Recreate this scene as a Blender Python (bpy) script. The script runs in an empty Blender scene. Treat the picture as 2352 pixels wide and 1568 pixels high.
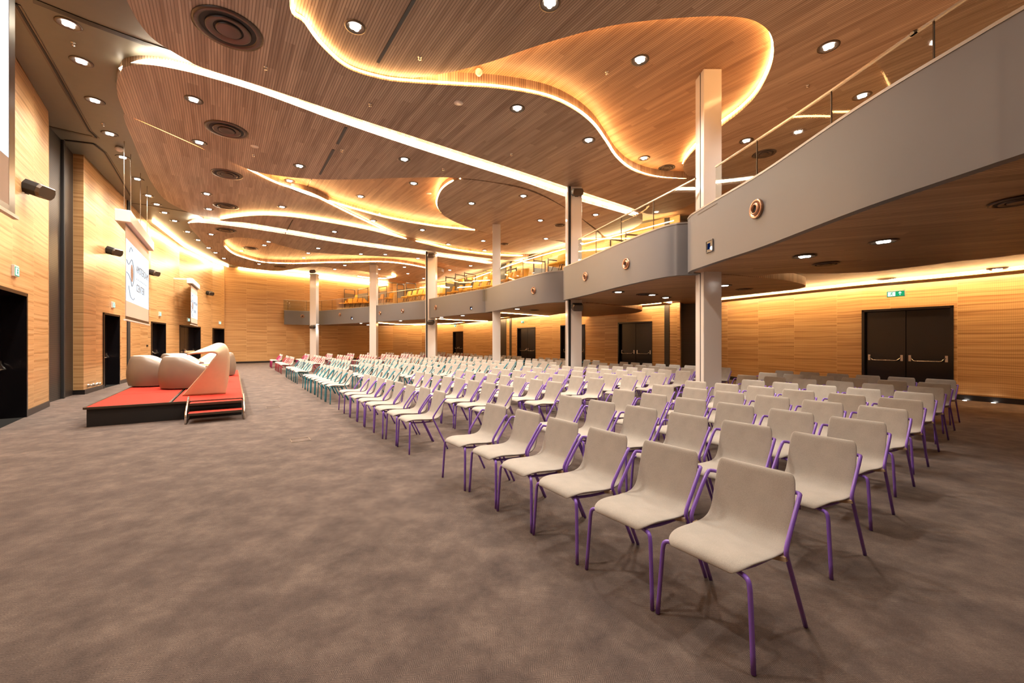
import bpy, bmesh, math, random
from mathutils import Vector, Matrix
from mathutils.geometry import delaunay_2d_cdt
random.seed(7)
sc = bpy.context.scene
COL = sc.collection

# ------------------------------------------------------------------ camera, world, exposure
W, H = 2352, 1568
F, CX, HY, EYE = 940.0, 1176.0, 787.0, 1.4      # focal length in pixels, centre column, horizon row, eye height
cam = bpy.data.objects.new('camera', bpy.data.cameras.new('camera'))
COL.objects.link(cam)
cam.location = (0, 0, EYE)
cam.rotation_euler = (math.radians(90), 0, 0)
cam.data.sensor_width = 36
cam.data.lens = F / W * 36
cam.data.shift_y = (HY - H / 2) / W
cam.data.clip_start = 0.05
cam.data.clip_end = 200
sc.camera = cam
w = bpy.data.worlds.new('world'); sc.world = w; w.use_nodes = True
w.node_tree.nodes['Background'].inputs[0].default_value = (1.0, 0.85, 0.7, 1)
w.node_tree.nodes['Background'].inputs[1].default_value = 0.05
sc.view_settings.view_transform = 'Standard'
sc.view_settings.look = 'None'
sc.view_settings.exposure = 0.0
sc.view_settings.gamma = 1
sc.view_settings.use_curve_mapping = False
sc.cycles.max_bounces = 6
sc.cycles.diffuse_bounces = 3
sc.cycles.use_adaptive_sampling = True
sc.cycles.adaptive_threshold = 0.025
sc.cycles.glossy_bounces = 3
sc.cycles.transparent_max_bounces = 12
sc.cycles.caustics_reflective = False
sc.cycles.caustics_refractive = False
sc.cycles.sample_clamp_indirect = 4.0
sc.cycles.use_denoising = True
# light strengths
E_SPOT = 255.0      # main hall downlights (W)
E_SPOT_LOW = 165.0   # downlights under the balcony
E_AMBER = 58.0       # amber cove strips
E_WHITE = 55.0      # white strip
E_WASH = 150.0       # wall wash cove

# ------------------------------------------------------------------ basic helpers
def gp(px, py, h):
    """pixel -> ground-plan point on the plane h metres above the eye"""
    Z = h * F / (HY - py)
    return ((px - CX) / F * Z, Z)
def poly(pts, h):
    out = []
    for p in pts:
        if len(p) == 3: out.append((p[1], p[2]))
        else: out.append(gp(p[0], p[1], h))
    return out
def catmull(P, n=6, closed=False):
    P = [Vector(p) for p in P]; N = len(P); out = []
    rng = range(N if closed else N - 1)
    for i in rng:
        if closed: a, b, c, d = P[(i-1) % N], P[i], P[(i+1) % N], P[(i+2) % N]
        else: a, b, c, d = P[max(i-1, 0)], P[i], P[i+1], P[min(i+2, N-1)]
        if (c - b).length < 1e-4: continue
        for k in range(n):
            t = k / n
            out.append(0.5*((2*b) + (c-a)*t + (2*a-5*b+4*c-d)*t*t + (3*b-a-3*c+d)*t**3))
    if not closed: out.append(P[-1])
    return out

def mk(name, bm, mats, parent=None, smooth=False):
    me = bpy.data.meshes.new(name)
    bmesh.ops.recalc_face_normals(bm, faces=bm.faces)
    bm.to_mesh(me); bm.free()
    if not isinstance(mats, (list, tuple)): mats = [mats]
    for m in mats: me.materials.append(m)
    if smooth:
        for p in me.polygons: p.use_smooth = True
    o = bpy.data.objects.new(name, me); COL.objects.link(o)
    if parent: o.parent = parent
    return o
def tag(o, label=None, cat=None, group=None, kind=None):
    if label: o['label'] = label
    if cat: o['category'] = cat
    if group: o['group'] = group
    if kind: o['kind'] = kind
    return o
def empty(name, loc=(0, 0, 0), rz=0, label=None, cat=None, group=None):
    o = bpy.data.objects.new(name, None); COL.objects.link(o)
    o.location = loc; o.rotation_euler = (0, 0, rz); o.empty_display_size = 0.1
    tag(o, label, cat, group)
    return o
def copy_tree(o, parent=None, loc=None, rz=None):
    c = o.copy(); COL.objects.link(c); c.parent = parent
    if loc is not None: c.location = loc
    if rz is not None: c.rotation_euler = (0, 0, rz)
    for ch in list(o.children): copy_tree(ch, c)
    return c
ORD = ['first', 'second', 'third', 'fourth', 'fifth', 'sixth', 'seventh', 'eighth', 'ninth', 'tenth', 'eleventh',
       'twelfth', 'thirteenth', 'fourteenth', 'fifteenth', 'sixteenth', 'seventeenth', 'eighteenth', 'nineteenth', 'twentieth']

def box(bm, c, s, rz=0, rx=0, ry=0, mat=0):
    M = Matrix.Translation(c) @ Matrix.Rotation(rz, 4, 'Z') @ Matrix.Rotation(ry, 4, 'Y') @ Matrix.Rotation(rx, 4, 'X') @ Matrix.Diagonal((s[0], s[1], s[2], 1))
    r = bmesh.ops.create_cube(bm, size=1, matrix=M)
    for f in {f for v in r['verts'] for f in v.link_faces}: f.material_index = mat
    return r['verts']
def bevel_all(bm, r=0.01, seg=2):
    bmesh.ops.bevel(bm, geom=list(bm.edges), offset=r, segments=seg, affect='EDGES', profile=0.5)
def tube(bm, P, r=0.01, n=8, smooth=4, mat=0, closed=False, cap=True):
    P = catmull(P, smooth, closed) if smooth > 1 else [Vector(p) for p in P]
    N = len(P); rings = []
    up = None
    for i in range(N):
        a = P[(i-1) % N] if (closed or i > 0) else P[i]; b = P[(i+1) % N] if (closed or i < N-1) else P[i]
        t = (b - a)
        if t.length < 1e-7: t = Vector((0, 0, 1))
        t.normalize()
        if up is None:
            up = Vector((0, 0, 1)) if abs(t.z) < 0.9 else Vector((1, 0, 0))
        s = t.cross(up)
        if s.length < 1e-5: s = t.orthogonal()
        s.normalize(); up = s.cross(t).normalized()
        rr = r[i] if isinstance(r, (list, tuple)) and i < len(r) else (r if not isinstance(r, (list, tuple)) else r[-1])
        rings.append([bm.verts.new(P[i] + rr*(math.cos(2*math.pi*k/n)*s + math.sin(2*math.pi*k/n)*up)) for k in range(n)])
    for i in range(N if closed else N-1):
        A, B = rings[i], rings[(i+1) % N]
        for k in range(n):
            f = bm.faces.new((A[k], A[(k+1) % n], B[(k+1) % n], B[k])); f.smooth = True; f.material_index = mat
    if cap and not closed:
        for R in (rings[0], rings[-1]):
            try: bm.faces.new(R).material_index = mat
            except ValueError: pass
def lathe(bm, prof, n=24, M=Matrix.Identity(4), mat=0, closed_prof=False):
    rings = []
    for (r, z) in prof:
        rings.append([bm.verts.new(M @ Vector((r*math.cos(2*math.pi*k/n), r*math.sin(2*math.pi*k/n), z))) for k in range(n)] if r > 1e-5
                     else [bm.verts.new(M @ Vector((0, 0, z)))])
    for A, B in zip(rings[:-1], rings[1:]):
        for k in range(n):
            vs = []
            for v in ((A[k % len(A)]), (A[(k+1) % len(A)]), (B[(k+1) % len(B)]), (B[k % len(B)])):
                if v not in vs: vs.append(v)
            if len(vs) > 2:
                f = bm.faces.new(vs); f.smooth = True; f.material_index = mat
def prism(bm, pts, z0, z1, mat=0, side_mat=None):
    P = [Vector((p[0], p[1])) for p in pts]
    Q = [P[0]]
    for p in P[1:]:
        if (p - Q[-1]).length > 0.004: Q.append(p)
    if (Q[0] - Q[-1]).length < 0.004: Q.pop()
    V2, E2, F2, ov, oe, of = delaunay_2d_cdt([Vector((p.x, p.y)) for p in Q], [], [list(range(len(Q)))], 1, 1e-5)
    lo = [bm.verts.new((p.x, p.y, z0)) for p in V2]; hi = [bm.verts.new((p.x, p.y, z1)) for p in V2]
    cnt_e = {}
    for t in F2:
        bm.faces.new([lo[i] for i in t]).material_index = mat; bm.faces.new([hi[i] for i in t]).material_index = mat
        for i in range(len(t)):
            e = (t[i], t[(i+1) % len(t)]); k_ = (min(e), max(e)); cnt_e.setdefault(k_, []).append(e)
    for k_, es in cnt_e.items():
        if len(es) == 1:
            i, j = es[0]; f = bm.faces.new((lo[i], lo[j], hi[j], hi[i])); f.material_index = mat if side_mat is None else side_mat
def inside(p, P):
    c = False; n = len(P); x, y = p
    for i in range(n):
        x1, y1 = P[i][0], P[i][1]; x2, y2 = P[i-1][0], P[i-1][1]
        if (y1 > y) != (y2 > y) and x < (x2-x1)*(y-y1)/(y2-y1)+x1: c = not c
    return c
def ribbon(bm, P, z0, z1, th=0.1, side=1, mat=0, s0=0.0, uv=None, smooth=True):
    """a wall of thickness th following plan points P; side=+1 grows to the right of travel"""
    P = [Vector((p[0], p[1])) for p in P]; n = len(P); off = []
    for i in range(n):
        a = P[max(i-1, 0)]; b = P[min(i+1, n-1)]; d = (b-a).normalized()
        off.append(P[i] + side*th*Vector((d.y, -d.x)))
    def col(Q): return [(bm.verts.new((p.x, p.y, z0)), bm.verts.new((p.x, p.y, z1))) for p in Q]
    A, B, A2, B2 = col(P), col(off), col(P), col(off)
    for i in range(n-1):
        for q in ((A[i][0], A[i+1][0], A[i+1][1], A[i][1]), (B[i][0], B[i][1], B[i+1][1], B[i+1][0])):
            f = bm.faces.new(q); f.smooth = smooth; f.material_index = mat
        for q in ((A2[i][0], B2[i][0], B2[i+1][0], A2[i+1][0]), (A2[i][1], A2[i+1][1], B2[i+1][1], B2[i][1])):
            bm.faces.new(q).material_index = mat
    for i in (0, n-1): bm.faces.new((A2[i][0], A2[i][1], B2[i][1], B2[i][0])).material_index = mat
    return [(v.x, v.y) for v in off]
def offset_path(P, d):
    P = [Vector((p[0], p[1])) for p in P]; n = len(P); out = []
    for i in range(n):
        a = P[max(i-1, 0)]; b = P[min(i+1, n-1)]; t = (b-a).normalized()
        out.append((P[i].x + d*t.y, P[i].y - d*t.x))
    return out
def along(P, step):
    """resample plan path at even spacing -> list of (point, tangent)"""
    P = [Vector((p[0], p[1])) for p in P]; out = []; acc = 0; nxt = 0
    for a, b in zip(P[:-1], P[1:]):
        L = (b-a).length
        while L > 0 and nxt <= acc + L:
            out.append((a + (b-a)*((nxt-acc)/L), (b-a).normalized())); nxt += step
        acc += L
    return out

# ------------------------------------------------------------------ materials
def nodes(name):
    m = bpy.data.materials.new(name); m.use_nodes = True
    nt = m.node_tree; return m, nt, nt.nodes['Principled BSDF']
def N(nt, t, **k):
    n = nt.nodes.new(t)
    for a, v in k.items():
        if a == 'inp':
            for kk, vv in v.items(): n.inputs[kk].default_value = vv
        else: setattr(n, a, v)
    return n
def flat(name, col, rough=0.5, metal=0.0, spec=0.5, noise=0.0, nscale=30, coat=0):
    m, nt, b = nodes(name)
    b.inputs['Base Color'].default_value = (*col, 1); b.inputs['Roughness'].default_value = rough
    b.inputs['Metallic'].default_value = metal; b.inputs['Specular IOR Level'].default_value = spec
    b.inputs['Coat Weight'].default_value = coat
    if noise:
        tc = N(nt, 'ShaderNodeTexCoord'); ns = N(nt, 'ShaderNodeTexNoise', inp={'Scale': nscale, 'Detail': 3})
        mx = N(nt, 'ShaderNodeMix', data_type='RGBA'); mx.inputs['A'].default_value = (*[c*(1-noise) for c in col], 1)
        mx.inputs['B'].default_value = (*[min(1, c*(1+noise)) for c in col], 1)
        nt.links.new(tc.outputs['Object'], ns.inputs['Vector']); nt.links.new(ns.outputs['Fac'], mx.inputs['Factor'])
        nt.links.new(mx.outputs['Result'], b.inputs['Base Color'])
    return m
def emit(name, col, s):
    m = bpy.data.materials.new(name); m.use_nodes = True; nt = m.node_tree
    nt.nodes.clear(); e = N(nt, 'ShaderNodeEmission'); o = N(nt, 'ShaderNodeOutputMaterial')
    e.inputs[0].default_value = (*col, 1); e.inputs[1].default_value = s
    nt.links.new(e.outputs[0], o.inputs[0]); return m
def math_(nt, op, a, b=None, c=None):
    n = N(nt, 'ShaderNodeMath', operation=op)
    for i, v in enumerate((a, b, c)):
        if v is None: continue
        if isinstance(v, (int, float)): n.inputs[i].default_value = v
        else: nt.links.new(v, n.inputs[i])
    return n.outputs[0]
def ramp(nt, fac, stops):
    r = N(nt, 'ShaderNodeValToRGB'); el = r.color_ramp.elements
    while len(el) < len(stops): el.new(0.5)
    for e, (p, c) in zip(el, stops): e.position = p; e.color = (*c, 1)
    nt.links.new(fac, r.inputs[0]); return r.outputs[0]
def mixc(nt, fac, a, b, blend='MIX'):
    m = N(nt, 'ShaderNodeMix', data_type='RGBA', blend_type=blend)
    for key, v in (('Factor', fac), ('A', a), ('B', b)):
        if isinstance(v, (int, float)): m.inputs[key].default_value = v
        elif isinstance(v, tuple): m.inputs[key].default_value = (*v, 1)
        else: nt.links.new(v, m.inputs[key])
    return m.outputs['Result']

def slat_wood(name, ang, c0, c1, dark, period=0.042, groove=0.34, rough=0.42):
    """ribbed wood boards running along ang (radians from +Y towards -X)"""
    m, nt, b = nodes(name)
    tc = N(nt, 'ShaderNodeTexCoord'); mp = N(nt, 'ShaderNodeMapping'); mp.inputs['Rotation'].default_value = (0, 0, -ang)
    nt.links.new(tc.outputs['Object'], mp.inputs['Vector'])
    sx = N(nt, 'ShaderNodeSeparateXYZ'); nt.links.new(mp.outputs[0], sx.inputs[0])
    X, Y = sx.outputs[0], sx.outputs[1]
    # boards with staggered joints
    bx = math_(nt, 'FLOOR', math_(nt, 'MULTIPLY', X, 1/0.168))
    by = math_(nt, 'FLOOR', math_(nt, 'ADD', math_(nt, 'MULTIPLY', Y, 1/2.4), math_(nt, 'MULTIPLY', bx, 0.37)))
    cb = N(nt, 'ShaderNodeCombineXYZ'); nt.links.new(bx, cb.inputs[0]); nt.links.new(by, cb.inputs[1])
    wn = N(nt, 'ShaderNodeTexWhiteNoise', noise_dimensions='2D'); nt.links.new(cb.outputs[0], wn.inputs['Vector'])
    cb2 = N(nt, 'ShaderNodeCombineXYZ')
    nt.links.new(math_(nt, 'MULTIPLY', X, 11.0), cb2.inputs[0]); nt.links.new(math_(nt, 'ADD', math_(nt, 'MULTIPLY', Y, 0.55), math_(nt, 'MULTIPLY', wn.outputs[0], 7.0)), cb2.inputs[1])
    ns = N(nt, 'ShaderNodeTexNoise', inp={'Scale': 1.0, 'Detail': 3.0, 'Roughness': 0.6}); nt.links.new(cb2.outputs[0], ns.inputs['Vector'])
    f = math_(nt, 'ADD', math_(nt, 'MULTIPLY', ns.outputs['Fac'], 0.8), math_(nt, 'MULTIPLY', wn.outputs[0], 0.2))
    col = ramp(nt, f, [(0.32, c0), (0.68, c1)])
    fr = math_(nt, 'FRACT', math_(nt, 'MULTIPLY', X, 1/period))
    g = math_(nt, 'LESS_THAN', fr, groove)
    col = mixc(nt, math_(nt, 'MULTIPLY', g, 0.62), col, dark)
    nt.links.new(col, b.inputs['Base Color']); b.inputs['Roughness'].default_value = rough
    b.inputs['Specular IOR Level'].default_value = 0.4
    return m
def veneer(name, c0, c1, c2, rough=0.3):
    """horizontal-grain wall panels; UV in metres along the wall"""
    m, nt, b = nodes(name)
    uv = N(nt, 'ShaderNodeUVMap'); sx = N(nt, 'ShaderNodeSeparateXYZ'); nt.links.new(uv.outputs[0], sx.inputs[0])
    U, V = sx.outputs[0], sx.outputs[1]
    pu = math_(nt, 'FLOOR', math_(nt, 'MULTIPLY', U, 1/1.25)); pv = math_(nt, 'FLOOR', math_(nt, 'MULTIPLY', V, 1/2.6))
    cb = N(nt, 'ShaderNodeCombineXYZ'); nt.links.new(pu, cb.inputs[0]); nt.links.new(pv, cb.inputs[1])
    wn = N(nt, 'ShaderNodeTexWhiteNoise', noise_dimensions='2D'); nt.links.new(cb.outputs[0], wn.inputs['Vector'])
    wav = N(nt, 'ShaderNodeTexNoise', inp={'Scale': 0.8, 'Detail': 1.0}); nt.links.new(uv.outputs[0], wav.inputs['Vector'])
    vv = math_(nt, 'ADD', math_(nt, 'MULTIPLY', V, 12.5), math_(nt, 'MULTIPLY', wav.outputs['Fac'], 0.9))
    c2n = N(nt, 'ShaderNodeCombineXYZ')
    nt.links.new(math_(nt, 'MULTIPLY', U, 0.16), c2n.inputs[0])
    nt.links.new(math_(nt, 'ADD', vv, math_(nt, 'MULTIPLY', wn.outputs[0], 9.0)), c2n.inputs[1])
    ns = N(nt, 'ShaderNodeTexNoise', inp={'Scale': 1.4, 'Detail': 4.0, 'Roughness': 0.65}); nt.links.new(c2n.outputs[0], ns.inputs['Vector'])
    col = ramp(nt, ns.outputs['Fac'], [(0.34, c0), (0.5, c1), (0.68, c2)])
    gr = math_(nt, 'LESS_THAN', math_(nt, 'FRACT', math_(nt, 'MULTIPLY', U, 1/0.032)), 0.22)
    col = mixc(nt, math_(nt, 'MULTIPLY', gr, 0.22), col, (0.16, 0.07, 0.025))
    sm = math_(nt, 'LESS_THAN', math_(nt, 'FRACT', math_(nt, 'MULTIPLY', U, 1/1.25)), 0.008)
    col = mixc(nt, math_(nt, 'MULTIPLY', sm, 0.5), col, (0.75, 0.5, 0.25))
    nt.links.new(col, b.inputs['Base Color']); b.inputs['Roughness'].default_value = rough
    b.inputs['Specular IOR Level'].default_value = 0.45
    return m
def carpet_mat():
    m, nt, b = nodes('carpet')
    tc = N(nt, 'ShaderNodeTexCoord'); mp = N(nt, 'ShaderNodeMapping'); mp.inputs['Rotation'].default_value = (0, 0, math.radians(47))
    nt.links.new(tc.outputs['Object'], mp.inputs['Vector'])
    sx = N(nt, 'ShaderNodeSeparateXYZ'); nt.links.new(mp.outputs[0], sx.inputs[0]); X, Y = sx.outputs[0], sx.outputs[1]
    zig = math_(nt, 'PINGPONG', X, 0.045)
    ph = math_(nt, 'MULTIPLY', math_(nt, 'ADD', Y, zig), 2*math.pi/0.0115)
    br = N(nt, 'ShaderNodeTexNoise', inp={'Scale': 26.0, 'Detail': 3.0}); nt.links.new(tc.outputs['Object'], br.inputs['Vector'])
    ln = math_(nt, 'MULTIPLY', math_(nt, 'SINE', math_(nt, 'ADD', ph, math_(nt, 'MULTIPLY', br.outputs['Fac'], 5.0))), math_(nt, 'MULTIPLY', br.outputs['Fac'], 1.9))
    big = N(nt, 'ShaderNodeTexNoise', inp={'Scale': 3.4, 'Detail': 8.0, 'Roughness': 0.7}); nt.links.new(tc.outputs['Object'], big.inputs['Vector'])
    fine = N(nt, 'ShaderNodeTexNoise', inp={'Scale': 160.0, 'Detail': 3.0}); nt.links.new(tc.outputs['Object'], fine.inputs['Vector'])
    hue = N(nt, 'ShaderNodeTexNoise', inp={'Scale': 0.9, 'Detail': 3.0}); 
    m2 = N(nt, 'ShaderNodeMapping'); m2.inputs['Location'].default_value = (30, 11, 0); nt.links.new(tc.outputs['Object'], m2.inputs['Vector']); nt.links.new(m2.outputs[0], hue.inputs['Vector'])
    f = math_(nt, 'ADD', math_(nt, 'MULTIPLY', big.outputs['Fac'], 0.7), math_(nt, 'MULTIPLY', fine.outputs['Fac'], 0.3))
    col = ramp(nt, f, [(0.34, (0.062, 0.047, 0.041)), (0.5, (0.152, 0.114, 0.092)), (0.66, (0.28, 0.212, 0.168))])
    col = mixc(nt, math_(nt, 'MULTIPLY', hue.outputs['Fac'], 0.3), col, (0.16, 0.11, 0.10))
    dk = math_(nt, 'MULTIPLY', math_(nt, 'ADD', math_(nt, 'MULTIPLY', ln, 0.5), 0.5), 0.62)
    col = mixc(nt, dk, col, (0.035, 0.026, 0.024))
    nt.links.new(col, b.inputs['Base Color']); b.inputs['Roughness'].default_value = 0.95
    b.inputs['Specular IOR Level'].default_value = 0.1; b.inputs['Sheen Weight'].default_value = 0.08
    return m
def fabric(name, col, amt=0.13):
    m, nt, b = nodes(name)
    tc = N(nt, 'ShaderNodeTexCoord'); mp = N(nt, 'ShaderNodeMapping'); mp.inputs['Scale'].default_value = (330, 800, 800)
    nt.links.new(tc.outputs['Object'], mp.inputs['Vector'])
    n1 = N(nt, 'ShaderNodeTexNoise', inp={'Scale': 1.0, 'Detail': 2.0}); nt.links.new(mp.outputs[0], n1.inputs['Vector'])
    n2 = N(nt, 'ShaderNodeTexNoise', inp={'Scale': 9.0, 'Detail': 2.0}); nt.links.new(tc.outputs['Object'], n2.inputs['Vector'])
    oi = N(nt, 'ShaderNodeObjectInfo')
    f = math_(nt, 'ADD', math_(nt, 'MULTIPLY', n1.outputs['Fac'], 0.75), math_(nt, 'MULTIPLY', n2.outputs['Fac'], 0.25))
    a = tuple(c*(1-amt*1.6) for c in col); c_ = tuple(min(1, c*(1+amt)) for c in col)
    cc = ramp(nt, f, [(0.35, a), (0.62, c_)])
    nt.links.new(cc, b.inputs['Base Color']); b.inputs['Roughness'].default_value = 0.9
    b.inputs['Specular IOR Level'].default_value = 0.15; b.inputs['Sheen Weight'].default_value = 0.3
    bp = N(nt, 'ShaderNodeBump', inp={'Strength': 0.15, 'Distance': 0.002}); nt.links.new(n1.outputs['Fac'], bp.inputs['Height'])
    nt.links.new(bp.outputs[0], b.inputs['Normal'])
    return m
def slatted(name, col, period=0.05, axis=2):
    m, nt, b = nodes(name)
    tc = N(nt, 'ShaderNodeTexCoord'); sx = N(nt, 'ShaderNodeSeparateXYZ'); nt.links.new(tc.outputs['Object'], sx.inputs[0])
    g = math_(nt, 'LESS_THAN', math_(nt, 'FRACT', math_(nt, 'MULTIPLY', sx.outputs[axis], 1/period)), 0.35)
    cc = mixc(nt, g, col, tuple(c*0.25 for c in col)); nt.links.new(cc, b.inputs['Base Color'])
    b.inputs['Roughness'].default_value = 0.4; b.inputs['Metallic'].default_value = 0.3
    return m
def glass_mat():
    m = bpy.data.materials.new('clear_glass'); m.use_nodes = True; nt = m.node_tree; nt.nodes.clear()
    o = N(nt, 'ShaderNodeOutputMaterial'); t = N(nt, 'ShaderNodeBsdfTransparent'); g = N(nt, 'ShaderNodeBsdfGlossy')
    t.inputs[0].default_value = (0.90, 0.93, 0.91, 1); g.inputs['Roughness'].default_value = 0.03
    lw = N(nt, 'ShaderNodeLayerWeight', inp={'Blend': 0.5}); mx = N(nt, 'ShaderNodeMixShader')
    fac = math_(nt, 'ADD', math_(nt, 'MULTIPLY', math_(nt, 'POWER', lw.outputs['Facing'], 4.0), 0.6), 0.05)
    nt.links.new(fac, mx.inputs[0]); nt.links.new(t.outputs[0], mx.inputs[1]); nt.links.new(g.outputs[0], mx.inputs[2])
    nt.links.new(mx.outputs[0], o.inputs[0]); return m

SLAT = math.atan2(671, 940)   # board direction of the ceiling
M = {}
M['ceil'] = slat_wood('ribbed_wood', SLAT, (0.255, 0.172, 0.120), (0.50, 0.38, 0.285), (0.105, 0.068, 0.048))
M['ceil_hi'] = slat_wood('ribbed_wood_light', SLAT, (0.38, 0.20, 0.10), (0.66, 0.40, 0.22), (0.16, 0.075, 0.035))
M['soffit'] = slat_wood('ribbed_wood_soffit', SLAT+math.radians(32), (0.33, 0.18, 0.095), (0.60, 0.36, 0.20), (0.14, 0.07, 0.035))
M['wall'] = veneer('striped_veneer', (0.36, 0.175, 0.062), (0.62, 0.355, 0.148), (0.74, 0.47, 0.225))
M['grey_ceil'] = flat('grey_ceiling_paint', (0.125, 0.115, 0.088), 0.45, noise=0.08, nscale=6)
M['carpet'] = carpet_mat()
M['fascia'] = flat('grey_fascia_paint', (0.142, 0.138, 0.142), 0.42, 0.0, noise=0.03, nscale=3)
M['edge'] = flat('grey_metal_trim', (0.33, 0.31, 0.29), 0.35, 0.6)
M['white'] = flat('cream_gloss', (0.80, 0.74, 0.68), 0.16, spec=0.6)
M['black'] = flat('black_satin', (0.012, 0.010, 0.010), 0.28, spec=0.6)
M['blackm'] = flat('black_matte', (0.012, 0.011, 0.011), 0.7)
M['door'] = flat('black_door', (0.006, 0.005, 0.006), 0.2, spec=0.55)
M['bronze'] = flat('dark_bronze', (0.10, 0.075, 0.055), 0.35, 0.6)
M['steel'] = flat('brushed_steel', (0.72, 0.68, 0.62), 0.25, 1.0)
M['copper'] = flat('copper_metal', (0.45, 0.27, 0.18), 0.28, 0.9)
M['panel'] = slatted('dark_slatted_panel', (0.06, 0.052, 0.045), 0.045)
M['fab'] = fabric('beige_fabric', (0.43, 0.385, 0.328))
M['purple'] = flat('purple_paint', (0.235, 0.11, 0.52), 0.28, spec=0.6)
M['teal'] = flat('teal_paint', (0.012, 0.20, 0.26), 0.3, spec=0.6)
M['red'] = flat('red_paint', (0.42, 0.03, 0.06), 0.3, spec=0.6)
M['magenta'] = flat('magenta_paint', (0.50, 0.02, 0.16), 0.3, spec=0.6)
M['tan'] = flat('tan_plastic', (0.50, 0.36, 0.22), 0.5)
M['vent'] = flat('brown_diffuser', (0.075, 0.05, 0.038), 0.3, 0.5)
M['glass'] = glass_mat()
M['rail'] = flat('pale_rail', (0.70, 0.62, 0.50), 0.25, 0.7)
M['redcarpet'] = flat('red_carpet', (0.50, 0.045, 0.028), 0.9, noise=0.16, nscale=90, spec=0.1)
M['leather'] = flat('taupe_leather', (0.21, 0.155, 0.11), 0.42, noise=0.05, nscale=4)
M['leather_in'] = flat('pale_leather', (0.60, 0.58, 0.56), 0.5)
M['ply'] = flat('pale_plywood', (0.72, 0.52, 0.33), 0.4, noise=0.05, nscale=12)
M['yellow'] = flat('amber_upholstery', (0.78, 0.36, 0.035), 0.85, noise=0.08)
M['mesh'] = flat('grey_woven_mesh', (0.22, 0.20, 0.17), 0.7)
M['screen'] = flat('screen_fabric', (0.66, 0.52, 0.42), 0.9)
M['housing'] = flat('white_housing', (0.78, 0.74, 0.68), 0.35)
M['paper'] = flat('paper', (0.8, 0.8, 0.75), 0.8)
M['green'] = flat('lime_leaflet', (0.42, 0.55, 0.10), 0.6)
M['amber'] = emit('amber_led', (1.0, 0.52, 0.19), E_AMBER)
M['amber_dim'] = emit('amber_led_dim', (1.0, 0.42, 0.12), 9)
M['led'] = emit('warm_white_led', (1.0, 0.84, 0.62), E_WHITE)
M['wash'] = emit('cove_led', (1.0, 0.68, 0.34), E_WASH)
M['lens'] = emit('downlight_lens', (1.0, 0.92, 0.82), 30)
M['picture'] = emit('projected_picture', (0.86, 0.93, 1.0), 1.25)
M['sign_w'] = emit('sign_white', (0.75, 1.0, 0.92), 1.3)
M['sign_g'] = emit('sign_green', (0.02, 0.42, 0.16), 1.0)
M['ink'] = flat('dark_ink', (0.03, 0.03, 0.05), 0.6)
M['ink_o'] = flat('brown_ink', (0.28, 0.17, 0.13), 0.6)
M['lensb'] = emit('projector_lens', (0.5, 0.72, 1.0), 8)
M['dimblue'] = emit('projector_glow', (0.01, 0.03, 0.16), 0.3)

# ------------------------------------------------------------------ the room shell
DOOR_H = 2.33
CEIL = EYE + 5.22
D_ = 'D'
WL = [(2, -5), (-1.5, -1.2), (-3.9, 1.8), (-5.9, 3.9), (-8.21, 6.48, D_), (-9.2, 7.74), (-10.2, 9.0)]
WRET1 = [(-10.2, 9.0), (-10.86, 9.6)]
WPAN = [(-10.86, 9.6), (-11.8, 11.0)]
WL2 = [(-11.8, 11.0), (-11.6, 11.08), (-12.5, 12.5, D_), (-13.3, 13.85), (-13.8, 14.7), (-15.7, 17.8, D_), (-16.43, 19.4), (-17.39, 21.4, D_),
       (-18.13, 23.8), (-18.74, 25.6, D_), (-18.93, 26.9), (-19.1, 27.2)]
WB = [(-19.1, 27.2), (-10.5, 36.1)]
WR = [(-10.5, 36.1), (-8.0, 36.3), (-4.95, 34.4, D_), (-4.0, 33.5), (0.34, 25.6, D_), (1.38, 24.1), (2.6, 21.9, D_), (3.68, 20.6), (4.9, 18.9, D_),
      (6.03, 17.6), (6.75, 16.45), (7.15, 17.3)]
WPR = [(7.15, 17.3), (7.9, 16.9)]
WR2 = [(7.9, 16.9), (8.15, 16.0), (9.97, 11.66, D_), (10.98, 10.17), (11.55, 9.2), (13.0, 6.0), (14.5, 2.0), (14.0, -3.0), (8, -7), (2, -5)]
SEGS = []   # every wall segment for later placing of wall-mounted things
def wall(name, pts, mat, zt=CEIL, door_open=True):
    bm = bmesh.new(); uvl = bm.loops.layers.uv.new('UVMap'); s = 0; doors = []
    for a, b in zip(pts[:-1], pts[1:]):
        A, B = Vector(a[:2]), Vector(b[:2]); L = (B-A).length; isd = len(a) > 2
        n = Vector(((B-A).y, -(B-A).x)).normalized()
        SEGS.append((A, B, n))
        z0 = DOOR_H if isd else 0
        q = [(A, z0, s), (A, zt, s), (B, zt, s+L), (B, z0, s+L)]
        f = bm.faces.new([bm.verts.new((p.x, p.y, z)) for p, z, _ in q])
        for l, (p, z, ss) in zip(f.loops, q): l[uvl].uv = (ss, z)
        if isd: doors.append((A, B, n))
        s += L
    o = mk(name, bm, mat); tag(o, kind='structure')
    # skirting along the foot, broken at doors
    return o, doors
def wallhit(px, py, off=0.0):
    dx = (px - CX)/F; best = None
    for A, B, n in SEGS:
        d = B - A; den = dx*d.y - d.x
        # point = t*(dx,1) ; A + k d
        if abs(den) < 1e-9: continue
        k = (A.x - dx*A.y)/den
        if -1e-6 <= k <= 1+1e-6:
            P = A + d*k
            if P.y > 0.5 and (best is None or P.y < best[0].y): best = (P, n)
    P, n = best
    z = EYE + (HY-py)*P.y/F
    Q = P + n*off
    return Vector((Q.x, Q.y, z)), n, P.y/F
doors = []
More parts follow.
